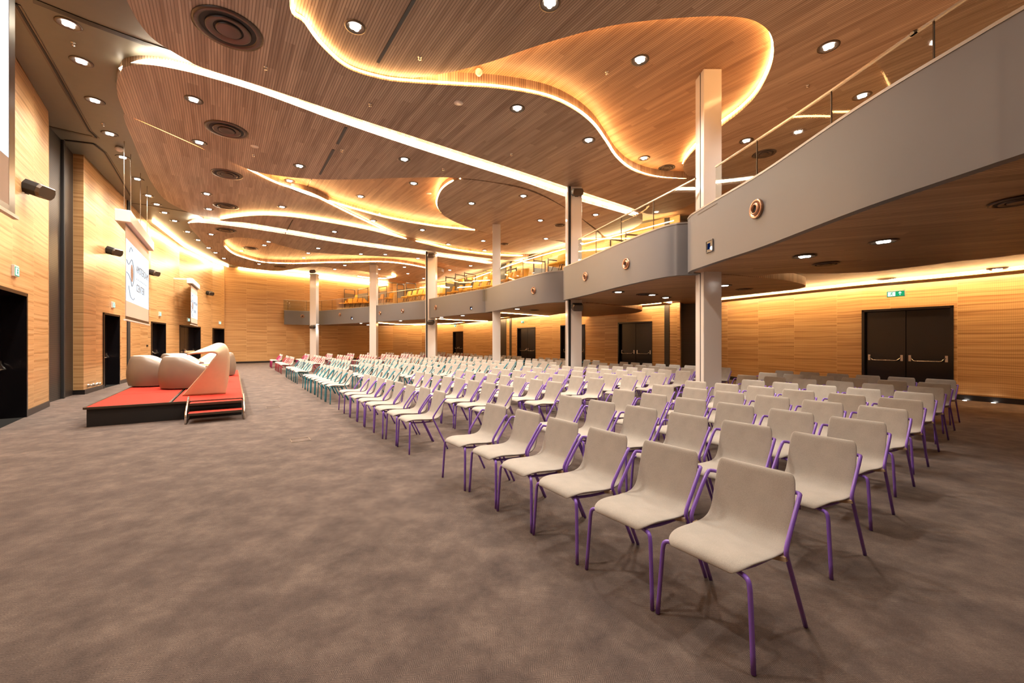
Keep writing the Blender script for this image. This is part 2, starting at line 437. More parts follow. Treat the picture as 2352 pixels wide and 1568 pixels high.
for nm, pts, mt in (('wall_left', WL, 'wall'), ('wall_left_return', WRET1, 'wall'), ('wall_left_slatted_panel', WPAN, 'panel'), ('wall_left_far', WL2, 'wall'),
                    ('wall_back', WB, 'wall'), ('wall_right', WR, 'wall'), ('wall_right_slatted_panel', WPR, 'panel'), ('wall_right_near', WR2, 'wall')):
    o, dd = wall(nm, pts, M[mt]); doors += [(nm, *d) for d in dd]
def skirt(name, pts):
    bm = bmesh.new(); run = []
    def flush():
        if len(run) > 1: ribbon(bm, run, 0, 0.125, 0.025, 1, smooth=False)
        run.clear()
    for p in pts:
        run.append(p[:2])
        if len(p) > 2:
            flush()
    flush()
    return bm
for nm, pts in (('baseboard_left', WL), ('baseboard_left_far', WL2), ('baseboard_back', WB), ('baseboard_right', WR[:-1]), ('baseboard_right_near', WR2[1:])):
    tag(mk(nm, skirt(nm, pts), M['black']), kind='structure')
outline = [p[:2] for p in WL[:-1] + WRET1[:1] + WPAN[:1] + WL2[:-1] + WB[:-1] + WR[:-1] + WPR[:1] + WR2[:-1]]
bm = bmesh.new(); prism(bm, outline, -0.15, 0.0); tag(mk('floor', bm, M['carpet']), kind='structure')
bm = bmesh.new(); prism(bm, outline, CEIL, CEIL+0.2); tag(mk('ceiling', bm, M['grey_ceil']), kind='structure')

# doors
def build_door(i, wallname, A, B, n):
    right = 'right' in wallname
    L = (B-A).length; d = (B-A).normalized(); rz = math.atan2(d.y, d.x)
    dep = 0.14 if right else 0.32
    r = empty('door_%d' % i, (A.x, A.y, 0), rz); r['kind'] = 'structure'
    # local x along wall, +y = away from room (n is -y)
    bm = bmesh.new()
    for x in (0.03, L-0.03): box(bm, (x, dep/2-0.015, DOOR_H/2), (0.06, dep+0.03, DOOR_H))
    box(bm, (L/2, dep/2-0.015, DOOR_H-0.03), (L, dep+0.03, 0.06))
    box(bm, (L/2, dep+0.05, DOOR_H/2), (L+0.2, 0.04, DOOR_H+0.1))
    mk('door_frame', bm, M['door'], r)
    wl = (L-0.12)/2
    for k in range(2):
        x0 = 0.06 + k*wl
        bm = bmesh.new(); box(bm, (x0+wl/2, dep-0.01, (DOOR_H-0.07)/2+0.005), (wl-0.012, 0.05, DOOR_H-0.075)); bevel_all(bm, 0.004, 1)
        lf = mk('door_leaf', bm, M['door'], r)
        bm = bmesh.new(); y0 = dep-0.035
        z = 0.93
        tube(bm, [(x0+0.08, y0, z+0.10), (x0+0.16, y0-0.08, z), (x0+0.18, y0-0.09, z-0.01), (x0+wl-0.18, y0-0.09, z-0.01), (x0+wl-0.16, y0-0.08, z), (x0+wl-0.08, y0, z+0.10)], 0.014, 6, 1)
        for x in (x0+0.08, x0+wl-0.08): box(bm, (x, y0-0.01, z+0.06), (0.05, 0.03, 0.16))
        mk('panic_bar', bm, M['steel'], lf)
for i, (nm, A, B, n) in enumerate(doors): build_door(i+1, nm, A, B, n)

# vertical dark slots / posts in the walls
def wall_post(x0, x1, name, ztop, mat, zb=0.0):
    P, n, _ = wallhit(x0, 500); Q, _, _ = wallhit(x1, 500)
    bm = bmesh.new(); ribbon(bm, [(P.x, P.y), (Q.x, Q.y)], zb, ztop, 0.03, 1, smooth=False)
    return tag(mk(name, bm, mat), kind='structure')
wall_post(291, 297, 'trim_1', CEIL, M['blackm'])
wall_post(1527, 1538, 'trim_2', CEIL, M['panel'])
wall_post(1150, 1163, 'trim_3', CEIL, M['panel'])
wall_post(1171, 1175, 'trim_4', CEIL, M['panel'])
bm = bmesh.new(); ribbon(bm, [(-11.28, 10.235), (-11.33, 10.31)], 0, CEIL, 0.05, 1, smooth=False)
tag(mk('trim_5', bm, M['blackm']), kind='structure')

# ------------------------------------------------------------------ wood ceiling panels at stepped heights
SL = {}
def slab(key, pts, h, mat='ceil', n=6, top=5.215, smooth=True, name='ceiling_wood_panel'):
    P = poly(pts, h); S = catmull(P, n, True) if smooth else [Vector(p) for p in P]
    bm = bmesh.new(); prism(bm, [(p.x, p.y) for p in S], EYE+h, EYE+top)
    o = mk(name, bm, M[mat]); tag(o, kind='structure')
    SL[key] = (h, [(p.x, p.y) for p in S]); return o
g = 'g'
# base recess level (highest)
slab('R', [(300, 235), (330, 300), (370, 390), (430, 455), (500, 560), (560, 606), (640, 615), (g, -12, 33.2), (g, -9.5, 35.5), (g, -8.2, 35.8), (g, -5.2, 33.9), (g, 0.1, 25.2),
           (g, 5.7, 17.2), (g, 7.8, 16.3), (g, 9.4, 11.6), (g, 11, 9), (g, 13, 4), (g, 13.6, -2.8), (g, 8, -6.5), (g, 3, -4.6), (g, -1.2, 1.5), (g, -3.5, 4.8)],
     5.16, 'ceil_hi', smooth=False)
slab('dark', [(g, 2, -4.95), (g, -1.5, -1.15), (g, -3.9, 1.8), (g, -5.9, 3.9), (g, -8.2, 6.5), (g, -10.2, 9.0), (g, -10.86, 9.6), (g, -11.8, 11), (g, -11.6, 11.08), (g, -13.8, 14.7), (g, -15.7, 17.8), (g, -17.39, 21.4), (g, -18.74, 25.6), (g, -19.1, 27.2),
              (g, -18.2, 28.1), (560, 612), (545, 606), (520, 588), (500, 540), (490, 520), (465, 500), (450, 492), (410, 466), (370, 410), (335, 340), (305, 262), (292, 205), (312, 172), (400, 172), (450, 165), (430, 118), (400, 85), (360, 40), (330, 0), (290, -80), (g, -4.2, 4.2), (g, -2.9, 2.5), (g, -0.7, 0.1)],
     5.08, 'grey_ceil', smooth=False, name='ceiling_grey_strip')
B_OUT = [(g, 2.2, -4.6), (g, -1.2, 0.0), (g, -3.4, 2.5), (g, -4.75, 4.2), (240, -80), (290, 0), (318, 50), (350, 88), (390, 115), (430, 138), (470, 157)]
B_WHITE = [(600, 198), (800, 265), (1000, 330), (1200, 395), (1320, 435), (1440, 474)]
B_LED = [(1655, 413), (1600, 413), (1560, 413), (1500, 407), (1450, 390), (1415, 362), (1390, 325), (1360, 285), (1315, 250), (1250, 222), (1150, 204), (1050, 197), (950, 191), (880, 183), (800, 158), (740, 108), (700, 55), (665, 0)]
slab('B', B_OUT + B_WHITE + [(1470, 486), (1500, 492), (1560, 482), (1620, 450), (1700, 425)] + B_LED + [(g, -1.9, 4.0), (g, 0.8, 0.8), (g, 4.2, -4.2)], 4.90)
C_IN = [(700, 90), (770, 150), (840, 178), (880, 184), (1000, 172), (1110, 147), (1250, 100), (1400, 60), (1550, 42), (1680, 38), (1745, 54), (1775, 92), (1772, 150), (1740, 215), (1700, 257), (1655, 292),
        (1610, 330), (1580, 362), (1569, 385), (1580, 403), (1610, 410), (1660, 412), (1760, 405)]
slab('C', [(g, 4.0, -4.9), (g, 1.0, 0.6), (g, -1.7, 3.8), (650, -40)] + C_IN + [(g, 7.6, 14.5), (g, 9.0, 11.4), (g, 11, 8.4), (g, 13, 3), (g, 13, -3), (g, 8, -6)], 5.0)
A_TOP = [(276, 168), (284, 156), (310, 149), (345, 149), (400, 158), (470, 175), (600, 214), (800, 287), (1000, 354), (1200, 417), (1300, 452), (1440, 492)]
A_BOT = [(1463, 500), (1476, 507), (1463, 520), (1430, 535), (1395, 545), (1365, 522), (1290, 471), (1215, 434), (1130, 417), (1060, 409), (1000, 407), (900, 409), (800, 412), (735, 412), (660, 406), (600, 397), (553, 382), (420, 320), (300, 268), (286, 262), (286, 262)]
slab('A', A_TOP + A_BOT + [(272, 225), (268, 190)], 4.92)
E1 = [(553, 382), (584, 398), (640, 424), (713, 448), (822, 501), (927, 548)]
E4 = [(842, 526), (706, 502), (621, 494), (560, 496), (507, 504)]
slab('G', [(290, 250), (420, 310), (550, 375)] + E1[1:] + E4 + [(470, 497), (442, 491), (408, 476), (380, 459), (358, 434), (338, 400), (308, 330)], 5.0)
J_LIP = [(507, 505), (560, 497), (621, 495), (706, 503), (842, 527), (927, 548), (1046, 576), (1131, 587), (1200, 590)]
slab('J', J_LIP + [(1215, 596), (1195, 600), (1110, 592), (978, 575), (791, 549), (680, 530), (570, 512), (530, 509)], 4.92)
slab('H', [(665, 433), (733, 457), (876, 498), (995, 520), (1090, 530), (1160, 542), (1290, 555), (1290, 570), (1200, 583), (1046, 566), (927, 541), (822, 494), (713, 441)], 5.0)
slab('I', [(1062, 412), (1035, 420), (1012, 440), (1004, 470), (1015, 490), (1040, 507), (1080, 523), (1130, 537), (1210, 548), (1300, 552), (1380, 548), (1350, 514), (1290, 473), (1215, 438), (1130, 419)], 4.96)
K_FAR = [(516, 567), (530, 580), (553, 590), (604, 603), (672, 606), (740, 604), (808, 603), (876, 602), (930, 607), (978, 616)]
slab('L', [(434, 514), (450, 511), (480, 513), (570, 524), (680, 541), (791, 559), (978, 585), (1128, 607), (1140, 612), (1100, 618), (1050, 612), (978, 595), (900, 590), (825, 586), (723, 580), (655, 566), (604, 551), (546, 545), (518, 550), (511, 558)]
     + K_FAR + [(1020, 626), (1000, 640), (940, 648), (890, 636), (840, 624), (790, 618), (730, 612), (690, 614), (660, 620), (630, 622), (580, 617), (540, 610), (510, 598), (480, 572), (455, 543), (438, 525)], 4.92, n=4)
# light strips on the panel lips
def led(pts, h, mat, r, label, zoff=0.0, key=None, n=8, d=0.035):
    P = catmull([(*q, EYE+h+zoff) for q in poly(pts, h)], n)
    if key:      # stand clear of the lip, on the open side
        Q = {sg: offset_path([(p.x, p.y) for p in P], sg*d) for sg in (-1, 1)}
        ins = {sg: sum(inside(q, SL[key][1]) for q in Q[sg]) for sg in Q}
        Q = Q[-1] if ins[-1] < ins[1] else Q[1]
        P = [Vector((q[0], q[1], p.z)) for q, p in zip(Q, P)]
    bm = bmesh.new(); tube(bm, [tuple(p) for p in P], r, 6, 1)
    o = mk('light_strip', bm, M[mat]); return tag(o, label, 'light strip')
led(B_LED[1:] + [(g, -1.9, 4.0), (g, 0.8, 0.8)], 4.92, 'amber', 0.016, 'amber light strip snaking along the nearest wood panel edge to the column', 0.03, 'B')
led([(878, 183), (1000, 171), (1110, 146), (1250, 99), (1400, 59), (1550, 41), (1680, 37), (1746, 53), (1777, 92), (1774, 150), (1742, 215), (1702, 257), (1655, 292), (1610, 330), (1582, 360), (1571, 383)], 5.0, 'amber', 0.014,
    'amber light strip around the rounded recess above the nearest column', 0.10, 'C')
led([(690, 86), (760, 143), (840, 175), (876, 182)], 4.99, 'amber', 0.012, 'amber glow strip above first wood panel edge at top of photo', 0.02, 'C')
led(E1 + [(985, 560), (1046, 574), (1131, 585), (1200, 588)], 4.93, 'amber', 0.024, 'amber light strip crossing diagonally from left middle to third column', 0.03, 'G')
led([(507, 503), (560, 495), (621, 493), (706, 501), (842, 525), (925, 546)], 4.93, 'amber', 0.024, 'amber light strip arching above the far white strip', 0.03)
led([(665, 432), (733, 456), (876, 497), (995, 519), (1090, 529)], 4.99, 'amber', 0.024, 'amber light strip in the middle recess ending near third column', 0.02, 'H')
led([(1060, 413), (1035, 421), (1016, 436), (1008, 452), (1005, 470), (1018, 491), (1045, 508)], 4.96, 'amber', 0.02, 'short curved amber strip on rim of the round wood panel', 0.03, 'I')
led(K_FAR, 4.93, 'amber', 0.03, 'amber light strip along the far rim of the farthest recess', 0.03, 'L', d=0.05)
led([(305, 268), (420, 319), (546, 376)], 4.96, 'amber_dim', 0.006, 'faint amber glow strip along thin orange panel edge at left', 0.0, 'A', d=0.03)
# the long white twin strips, each a channel with two tubes
def white_strip(c, h, label, gap):
    P = catmull([(*q, EYE+h) for q in poly(c, h)], 8)
    r = empty('white_light_strip', tuple(P[0]), 0, label, 'light strip')
    for k, off in enumerate((-gap, gap)):
        Q = offset_path([(p.x, p.y) for p in P], off)
        bm = bmesh.new(); tube(bm, [(x-P[0].x, y-P[0].y, 0.0) for x, y in Q], 0.022, 6, 1)
        mk('light_tube', bm, M['led'], r)
WC = [(284, 162), (305, 152), (345, 144), (400, 148), (470, 166), (600, 206), (800, 276), (1000, 342), (1200, 406), (1320, 446), (1400, 471), (1462, 491)]
white_strip(WC, 4.97, 'long white twin light strip sweeping diagonally across the near ceiling', 0.05)
white_strip([(437, 512), (452, 507), (480, 506), (530, 513), (570, 518), (680, 535), (791, 554), (978, 580), (1128, 603)], 4.97, 'far white twin light strip behind the amber arch', 0.05)

# dark channels and slots in the ceilings
def strip_on(pts, h, wd, mat, name, label, cat, kind=None):
    P = poly(pts, h); bm = bmesh.new()
    for a, b in zip(P[:-1], P[1:]):
        A, B = Vector(a), Vector(b); d = (B-A).normalized(); q = Vector((d.y, -d.x))*wd/2
        prism(bm, [A-q, B-q, B+q, A+q], EYE+h-0.012, EYE+h+0.01)
    o = mk(name, bm, M[mat]); tag(o, label, cat, kind=kind); return o
for pts, h, wd, lab in (([(956, -10), (868, 143)], 5.0, 0.05, 'long black ceiling slot at top of photo'),
                        ([(838, 208), (820, 245)], 4.92, 0.06, 'short black ceiling slot just beyond the amber curve'),
                        ([(795, 292), (775, 330)], 4.92, 0.06, 'short black ceiling slot just past the white strip'),
                        ([(766, 343), (735, 400)], 4.92, 0.06, 'black ceiling slot ending at the wavy panel edge'),
                        ([(716, 411), (703, 434)], 5.16, 0.03, 'thin dark slot inside the amber recess'),
                        ([(672, 505), (655, 536)], 4.92, 0.03, 'thin dark slot beyond the amber arch')):
    strip_on(pts, h, wd, 'black', 'ceiling_slot', lab, 'ceiling slot')
for k, pts in enumerate(([(36, 8), (120, 150), (205, 300), (222, 316)], [(222, 316), (186, 308), (110, 290)], [(150, 322), (215, 330), (240, 350), (262, 385), (300, 450)],
                         [(75, 0), (200, 50), (330, 98), (420, 128)], [(240, 462), (330, 470), (430, 487)])):
    strip_on(pts, 5.08, 0.10 if k != 3 else 0.12, 'bronze' if k != 3 else 'black', 'trim_%d' % (6+k), None, None, 'structure')
    if k in (0, 2): strip_on(pts, 5.068, 0.03, 'blackm', 'trim_%d' % (16+k), None, None, 'structure')

# ------------------------------------------------------------------ balcony
HS, HF, HR = 1.34, 2.35, 3.12      # soffit, fascia top, rail heights above the eye
FAS = [[(g, 4.45, -5), (g, 4.15, -2), (g, 3.86, 0.5), (g, 3.68, 2.0), (g, 3.565, 2.86), (2249, 380), (1970, 477), (1755, 561), (1640, 600), (1600, 614), (1585, 620), (1581, 626), (g, 3.62, 7.95)],
       [(g, 3.9, 7.75), (g, 3.62, 7.9), (1560, 629.5), (1548, 630.8), (1525, 633.8), (1475, 644), (1415, 658), (1340, 677), (1297, 687), (1297, 689)],
       [(1330, 692), (1296, 692), (1246, 695), (1179, 704.7), (1117, 716), (1117, 717)],
       [(1135, 716.8), (1116, 716.5), (1093, 718), (1045, 722.9), (978, 730.5), (978, 731.5)],
       [(992, 732), (978, 731.6), (913, 735), (851, 738.9), (850, 739.5)],
       [(862, 739.6), (848, 739.3), (800, 742), (734, 745), (700, 745.3), (653, 744.2)]]
NM = ['nearest', 'second', 'third', 'fourth', 'fifth', 'farthest']
front = []
for k, pts in enumerate(FAS):
    P = [(p.x, p.y) for p in catmull([Vector(p) for p in poly(pts, HS)], 6)]
    r = empty('balcony_fascia', (0, 0, 0), 0, '%s grey curved balcony front panel %s' % (NM[k], ('at upper right of photo', 'between first and second columns', 'between second and third columns',
              'between third and fourth columns', 'between fourth and fifth columns', 'ending at the back wall')[k]), 'balcony front', 'balcony front panels')
    bm = bmesh.new(); ribbon(bm, P, EYE+HS-0.02, EYE+HF-0.03, 0.10, 1); mk('fascia_panel', bm, M['fascia'], r)
    bm = bmesh.new(); ribbon(bm, offset_path(P, -0.006), EYE+HF-0.03, EYE+HF, 0.14, 1); mk('top_cap', bm, M['edge'], r)
    front.append(P)
RAIL = [[(g, 4.75, -1.0), (2212, 0), (2088, 83), (1838, 256), (1643, 383)], [(1597, 410), (1528, 446), (1462, 480), (1395, 515), (1328, 550)],
        [(1296, 561), (1220, 587), (1143, 613)], [(1130, 615), (1063, 631), (998, 647)], [(978, 652), (925, 660), (869, 668)], [(851, 667), (760, 674), (672, 681)]]
BFLOOR = 1.80
for k, pts in enumerate(RAIL):
    P = [(p.x, p.y) for p in catmull([Vector(p) for p in poly(pts, HR)], 6)]
    if k >= 2:
        a_, b_ = ((2, 2), (2, 8), (8, 2), (6, 0))[k-2]; Q = front[k]; P = offset_path(Q[a_:len(Q)-b_], 0.3); P = [(P[i][0], P[i][1]) for i in range(0, len(P), 3)] + [P[-1]]
    r = empty('glass_balustrade', (0, 0, 0), 0, '%s frameless glass balustrade with pale top rail %s' % (NM[k], ('at upper right', 'right of the second column', 'left of the second column',
              'left of the third column', 'left of the fourth column', 'by the back wall')[k]), 'balustrade', 'glass balustrades on the balcony')
    st = along(P, 1.25)
    if (Vector(P[-1]) - st[-1][0]).length > 0.2: st.append((Vector(P[-1]), st[-1][1]))
    for (a, ta), (b, tb) in zip(st[:-1], st[1:]):
        bm = bmesh.new(); d = (b-a).normalized(); ribbon(bm, [a + d*0.008, b - d*0.008], EYE+BFLOOR, EYE+HR-0.01, 0.012, 1, smooth=False)
        mk('glass_pane', bm, M['glass'], r)
    bm = bmesh.new(); ribbon(bm, offset_path(P, -0.008), EYE+HR-0.012, EYE+HR+0.012, 0.03, 1); mk('top_rail', bm, M['rail'], r)
    for a, t in st[1:-1]:
        bm = bmesh.new(); box(bm, (a.x, a.y, EYE+(BFLOOR+HR)/2), (0.012, 0.014, HR-BFLOOR-0.03), math.atan2(t.y, t.x)); mk('joint_strip', bm, M['bronze'], r)
allfront = [q for P in front for q in offset_path(P, 0.05)]
def tidy(P, m=0.25):
    out = [P[0]]
    for p in P[1:]:
        if math.hypot(p[0]-out[-1][0], p[1]-out[-1][1]) > m and (p[1] > out[-1][1] - 0.05 or p[1] > 27): out.append(p)
    return out
FRONT = tidy(allfront)
wallpath = [(-16.25, 30.1), (-10.6, 35.8), (-8.0, 36.1), (-4.5, 33.9), (0.9, 24.8), (3.1, 21.2), (5.4, 18.2), (6.7, 16.4), (7.2, 17.1), (7.8, 16.8), (8.1, 15.9), (9.9, 11.6), (11.5, 9.1), (12.9, 5.9), (14.4, 2.0), (13.9, -2.9), (8, -6.8), (4, -5.6)]
bm = bmesh.new(); prism(bm, FRONT + wallpath, EYE+1.62, EYE+BFLOOR)
tag(mk('ceiling_under_balcony', bm, M['soffit']), kind='structure')
inner = catmull([Vector(p) for p in [(9.6, -4.5), (8.6, 3.5), gp(2352, 583, HS), gp(2200, 600, HS), gp(2100, 613, HS), gp(2000, 624, HS), gp(1900, 628, HS), gp(1780, 629, HS), (4.9, 9.1), (5.4, 11.8), (4.7, 14.2), (2.7, 16.2), (1.9, 19.9), (-0.6, 21.8), (-1.3, 25.4), (-5.2, 28), (-8.0, 31.3), (-12.9, 32.2), (-14.3, 31.9)]], 5)
sof = FRONT + [(-16.2, 30.15)] + [(p.x, p.y) for p in inner][::-1]
bm = bmesh.new(); prism(bm, sof, EYE+HS, EYE+1.63)
tag(mk('ceiling_balcony_soffit', bm, M['soffit']), kind='structure')
# tongue panel beside the first column, and the strip panel along the wall
bm = bmesh.new(); tg = catmull([Vector(p) for p in poly([(1600, 640), (1655, 631), (1730, 636), (1800, 643), (1842, 652), (1850, 658), (1830, 664), (1790, 669), (1740, 674), (1690, 679), (1640, 684), (1600, 683)], 1.33)], 5, True)
prism(bm, [(p.x, p.y) for p in tg], EYE+1.33, EYE+1.52); tag(mk('ceiling_tongue_panel', bm, M['soffit']), kind='structure')
bm = bmesh.new(); tg = catmull([Vector(p) for p in poly([(1338, 693), (1400, 697), (1455, 704), (1475, 710), (1455, 716), (1400, 720), (1338, 724), (1320, 710)], 1.36)], 5, True)
prism(bm, [(p.x, p.y) for p in tg], EYE+1.30, EYE+1.5); tag(mk('ceiling_tongue_panel_far', bm, M['soffit']), kind='structure')
wp_near = catmull([Vector(p) for p in [(7.9, 15.6), (9.72, 11.55), (10.72, 10.05), (11.35, 8.9), (12.7, 5.8), (14.1, 1.9)]], 5)
wp_far = catmull([Vector(p) for p in [(-10.4, 35.3), (-8.0, 35.9), (-4.85, 34.0), (-4.1, 33.2), (0.1, 25.4), (2.4, 21.8), (4.7, 18.7), (6.5, 16.3)]], 4)
for k, wp in enumerate((wp_near, wp_far)):
    Q = [(p.x, p.y) for p in wp]
    bm = bmesh.new(); ribbon(bm, offset_path(Q, 0.28), EYE+1.50, EYE+1.56, 0.67, 1, smooth=False)
    tag(mk('ceiling_wall_strip' + ('_far' if k else ''), bm, M['soffit']), kind='structure')
    bm = bmesh.new(); tube(bm, [(x, y, EYE+1.585) for x, y in offset_path(Q, 0.25)], 0.014, 5, 1)
    tag(mk('light_strip', bm, M['wash']), 'hidden cove light washing the top of the %s right wall' % ('far' if k else 'near'), 'light strip')
    bm = bmesh.new(); tube(bm, [(x, y, EYE+1.53) for x, y in offset_path(Q, 0.965)], 0.014, 5, 1)
    tag(mk('light_strip', bm, M['amber']), 'amber light strip on ceiling lip beneath the balcony, along the %s right wall' % ('far' if k else 'near'), 'light strip')
led([(1600, 627), (1655, 631), (1730, 637), (1808, 643)], 1.38, 'amber', 0.012, 'straight amber strip just right of the nearest column under balcony')
led([(1330, 692), (1400, 697), (1460, 705)], 1.38, 'amber', 0.012, 'straight amber strip just right of the second column under balcony')
led([(1152, 718), (1210, 722), (1260, 726)], 1.33, 'amber', 0.014, 'amber strip right of the third column under balcony')
led([(868, 740), (905, 743), (930, 744), (978, 743)], 1.34, 'amber', 0.016, 'amber strip between fourth and fifth columns under balcony', -0.03)
led([(1008, 732), (1060, 735), (1120, 737)], 1.33, 'amber', 0.016, 'amber strip right of the fourth column under balcony')
led([(822, 634), (850, 638), (882, 639), (908, 635), (900, 630)], 4.86, 'amber', 0.03, 'small oval amber strip above the farthest balcony seats', 0.0)
Q = [(p.x, p.y) for p in wp_far][4:]
bm = bmesh.new(); tube(bm, [(x, y, EYE+4.84) for x, y in offset_path(Q, 0.12)], 0.013, 5, 1)  # extra tube added to brighten the upper right wall and the balcony
tag(mk('light_strip', bm, M['wash']), 'added cove tube brightening the right wall above the balcony', 'light strip')
# upper cove along back wall
bm = bmesh.new(); q = [(-18.7, 27.9), (-15, 31.7), (-11, 35.8)]
tube(bm, [(x+0.17, y-0.17, EYE+5.06) for x, y in q], 0.045, 6, 1)
tag(mk('light_strip', bm, M['wash']), 'bright cove light along the top of the back wall', 'light strip')
bm = bmesh.new(); q = [(-15.2, 17.0), (-16.5, 19.6), (-17.4, 21.4), (-18.2, 23.8), (-18.8, 25.6), (-19.0, 27.0)]  # tube added to lift the far left wall top, besides its downlights
tube(bm, [(x+0.28, y, EYE+5.02) for x, y in q], 0.022, 6, 1)
tag(mk('light_strip', bm, M['wash']), 'added tube brightening the top of the far left wall', 'light strip')

# ------------------------------------------------------------------ columns
COLS = [(3.78, 7.88, 0.50), (1.96, 13.05, 0.54), (-0.65, 17.3, 0.39), (-4.37, 22.2, 0.60), (-8.74, 25.9, 0.50), (-14.1, 29.2, 0.52)]
for k, (x, y, wd) in enumerate(COLS):
    ang = 0.0; a = (0.345, 0.46, 0.34, 0.54, 0.42, 0.44)[k]
    hz = EYE + (5.16, 4.90, 4.98, 4.90, 4.90, 4.90)[k]
    r = empty('column', (x, y, 0), ang, '%s square cream column rising past the balcony front' % NM[k], 'column', 'cream columns along the balcony')
    bm = bmesh.new(); box(bm, (0, 0, hz/2), (a, a, hz)); bevel_all(bm, 0.012, 2); mk('shaft', bm, M['white'], r)
    bm = bmesh.new()
    if k in (1, 3): box(bm, (-a/2+0.075, -a/2+0.004, hz/2), (0.075, 0.03, hz-0.01))
    else: box(bm, (-a/2+0.002, -a*0.12, hz/2), (0.012, 0.022, hz-0.01))
    mk('shadow_gap', bm, M['blackm'], r)

# ------------------------------------------------------------------ ceiling fixtures
REG = {'C': 'nearest wood ceiling panel', 'B': 'wood panel beyond the near amber curve', 'A': 'wood panel below the long white strip', 'R': 'amber-lit ceiling recesses',
       'G': 'left middle wood panel', 'J': 'slim panel behind the amber arch', 'H': 'middle panel near third column', 'I': 'round wood panel', 'L': 'farthest wood panel', 'dark': 'grey ceiling strip on the left'}
def which(px, py):
    for key in ('B', 'A', 'L', 'J', 'I', 'G', 'H', 'C', 'R'):
        h, P = SL[key]
        if inside(gp(px, py, h), P): return key, h
    return 'dark', 5.08
# downlight prototype (hangs from z=0)
def make_downlight():
    r = empty('downlight')
    bm = bmesh.new(); lathe(bm, [(0.160, 0.0), (0.160, -0.008), (0.128, -0.012), (0.118, -0.004), (0.112, 0.0), (0.0, 0.001)], 24); mk('bezel', bm, M['bronze'], r)
    bm = bmesh.new()
    for k in range(4):
        lathe(bm, [(0.0, -0.014), (0.034, -0.012), (0.040, -0.004), (0.040, 0.0)], 12, Matrix.Translation((0.045*math.cos(k*math.pi/2), 0.045*math.sin(k*math.pi/2), 0)))
    mk('lamp_cluster', bm, M['lens'], r)
    return r
def spot(parent, e, ang=115, blend=0.8, col=(1.0, 0.93, 0.84)):
    L = bpy.data.lights.get('spot%d_%d' % (e, ang))
    if L is None:
        L = bpy.data.lights.new('spot%d_%d' % (e, ang), 'SPOT'); L.energy = e; L.spot_size = math.radians(ang); L.spot_blend = blend
        L.color = col; L.shadow_soft_size = 0.09
    o = bpy.data.objects.new('lamp', L); COL.objects.link(o); o.parent = parent; o.location = (0, 0, -0.05)
    return o
DL = [(157, 55), (187, 141), (218, 231), (252, 307), (282, 361), (316, 411), (341, 449), (360, 469), (378, 488), (401, 507), (431, 532), (455, 551), (479, 569), (495, 580), (514, 593),
      (816, 62), (1263, 8), (1470, 138), (1903, 107), (1980, 220), (1188, 249), (1352, 322), (1479, 363), (1714, 323), (445, 229), (458, 327), (688, 381), (929, 366), (475, 445), (480, 480),
      (665, 415), (950, 421), (828, 451), (648, 475), (1083, 467), (1202, 450), (857, 507), (768, 532), (970, 528), (1110, 553), (1241, 506), (1254, 548), (1368, 493), (1030, 561),
      (1113, 575), (485, 538), (617, 555), (607, 563), (731, 570), (708, 581), (829, 583), (885, 584), (554, 576), (698, 592), (960, 593), (595, 606), (792, 609), (769, 618), (929, 613),
      (871, 618), (1081, 610), (1033, 620), (973, 639), (937, 628)]
# lamps behind and beside the viewpoint, same hall
DLG = [(-1.8, 0.6), (2.2, 1.5), (5.6, 2.4), (9.2, 3.0), (1.0, -2.0), (6.0, -1.6), (10.5, -1.0), (-3.2, 2.6), (8.4, 6.0)]
proto = make_downlight()
items = []
for (px, py) in DL:
    key, h = which(px, py); x, y = gp(px, py, h); items.append((key, h, x, y, px, py))
for x, y in DLG: items.append(('behind', 4.92 if x < 0.5 else 5.0, x, y, -1, -1))
cnt = {}; first = True
for key, h, x, y, px, py in sorted(items, key=lambda q: math.hypot(q[2], q[3])):
    o = proto if first else copy_tree(proto); first = False
    o.location = (x, y, EYE+h-0.002)
    i = cnt.get(key, 0); cnt[key] = i+1
    if key == 'behind': lab = 'round downlight in the ceiling behind the viewpoint, %s nearest the camera' % ORD[i]
    else: lab = 'round downlight in the %s, %s nearest the camera' % (REG[key], ORD[i])
    tag(o, lab, 'ceiling light', 'downlights in the hall ceiling')
    spot(o, E_SPOT*({'dark': 0.6, 'behind': 1.1 if x < 0 else 0.12}.get(key, 1.1 if y < 11 else (0.66 if y < 18 else 0.4))), 160 if key == 'dark' else 125)
low = [(1848, 588), (1664, 655), (1420, 670), (1529, 683), (1371, 707), (1188, 709), (1063, 724), (1014, 728), (730, 744), (829, 742), (845, 745.5), (920, 736), (2291, 617)]
lowg = [(5.6, 1.0), (8.5, 1.5), (5.4, 3.4), (7.6, 7.0), (4.9, 5.4), (3.9, 11.4), (11.5, 2.5)]
k = 0
for (px, py) in low + lowg:
    if (px, py) in lowg: x, y, h, seen = px, py, (1.34 if px < 7.2 else 1.62), 0
    else:
        h = 1.62 if px == 2291 else 1.33
        x, y = gp(px, py, h); seen = 1
    o = copy_tree(proto); 
    for c in list(o.children):
        if c.type == 'LIGHT': bpy.data.objects.remove(c)
    o.location = (x, y, EYE+h-0.004)
    tag(o, 'round downlight under the balcony, %s counted from the %s' % (ORD[k] if seen else ORD[k-len(low)], 'nearest column outward' if seen else 'right edge, outside the frame'), 'ceiling light', 'downlights under the balcony')
    spot(o, E_SPOT_LOW*(1.0 if seen else 0.35), 84); k += 1
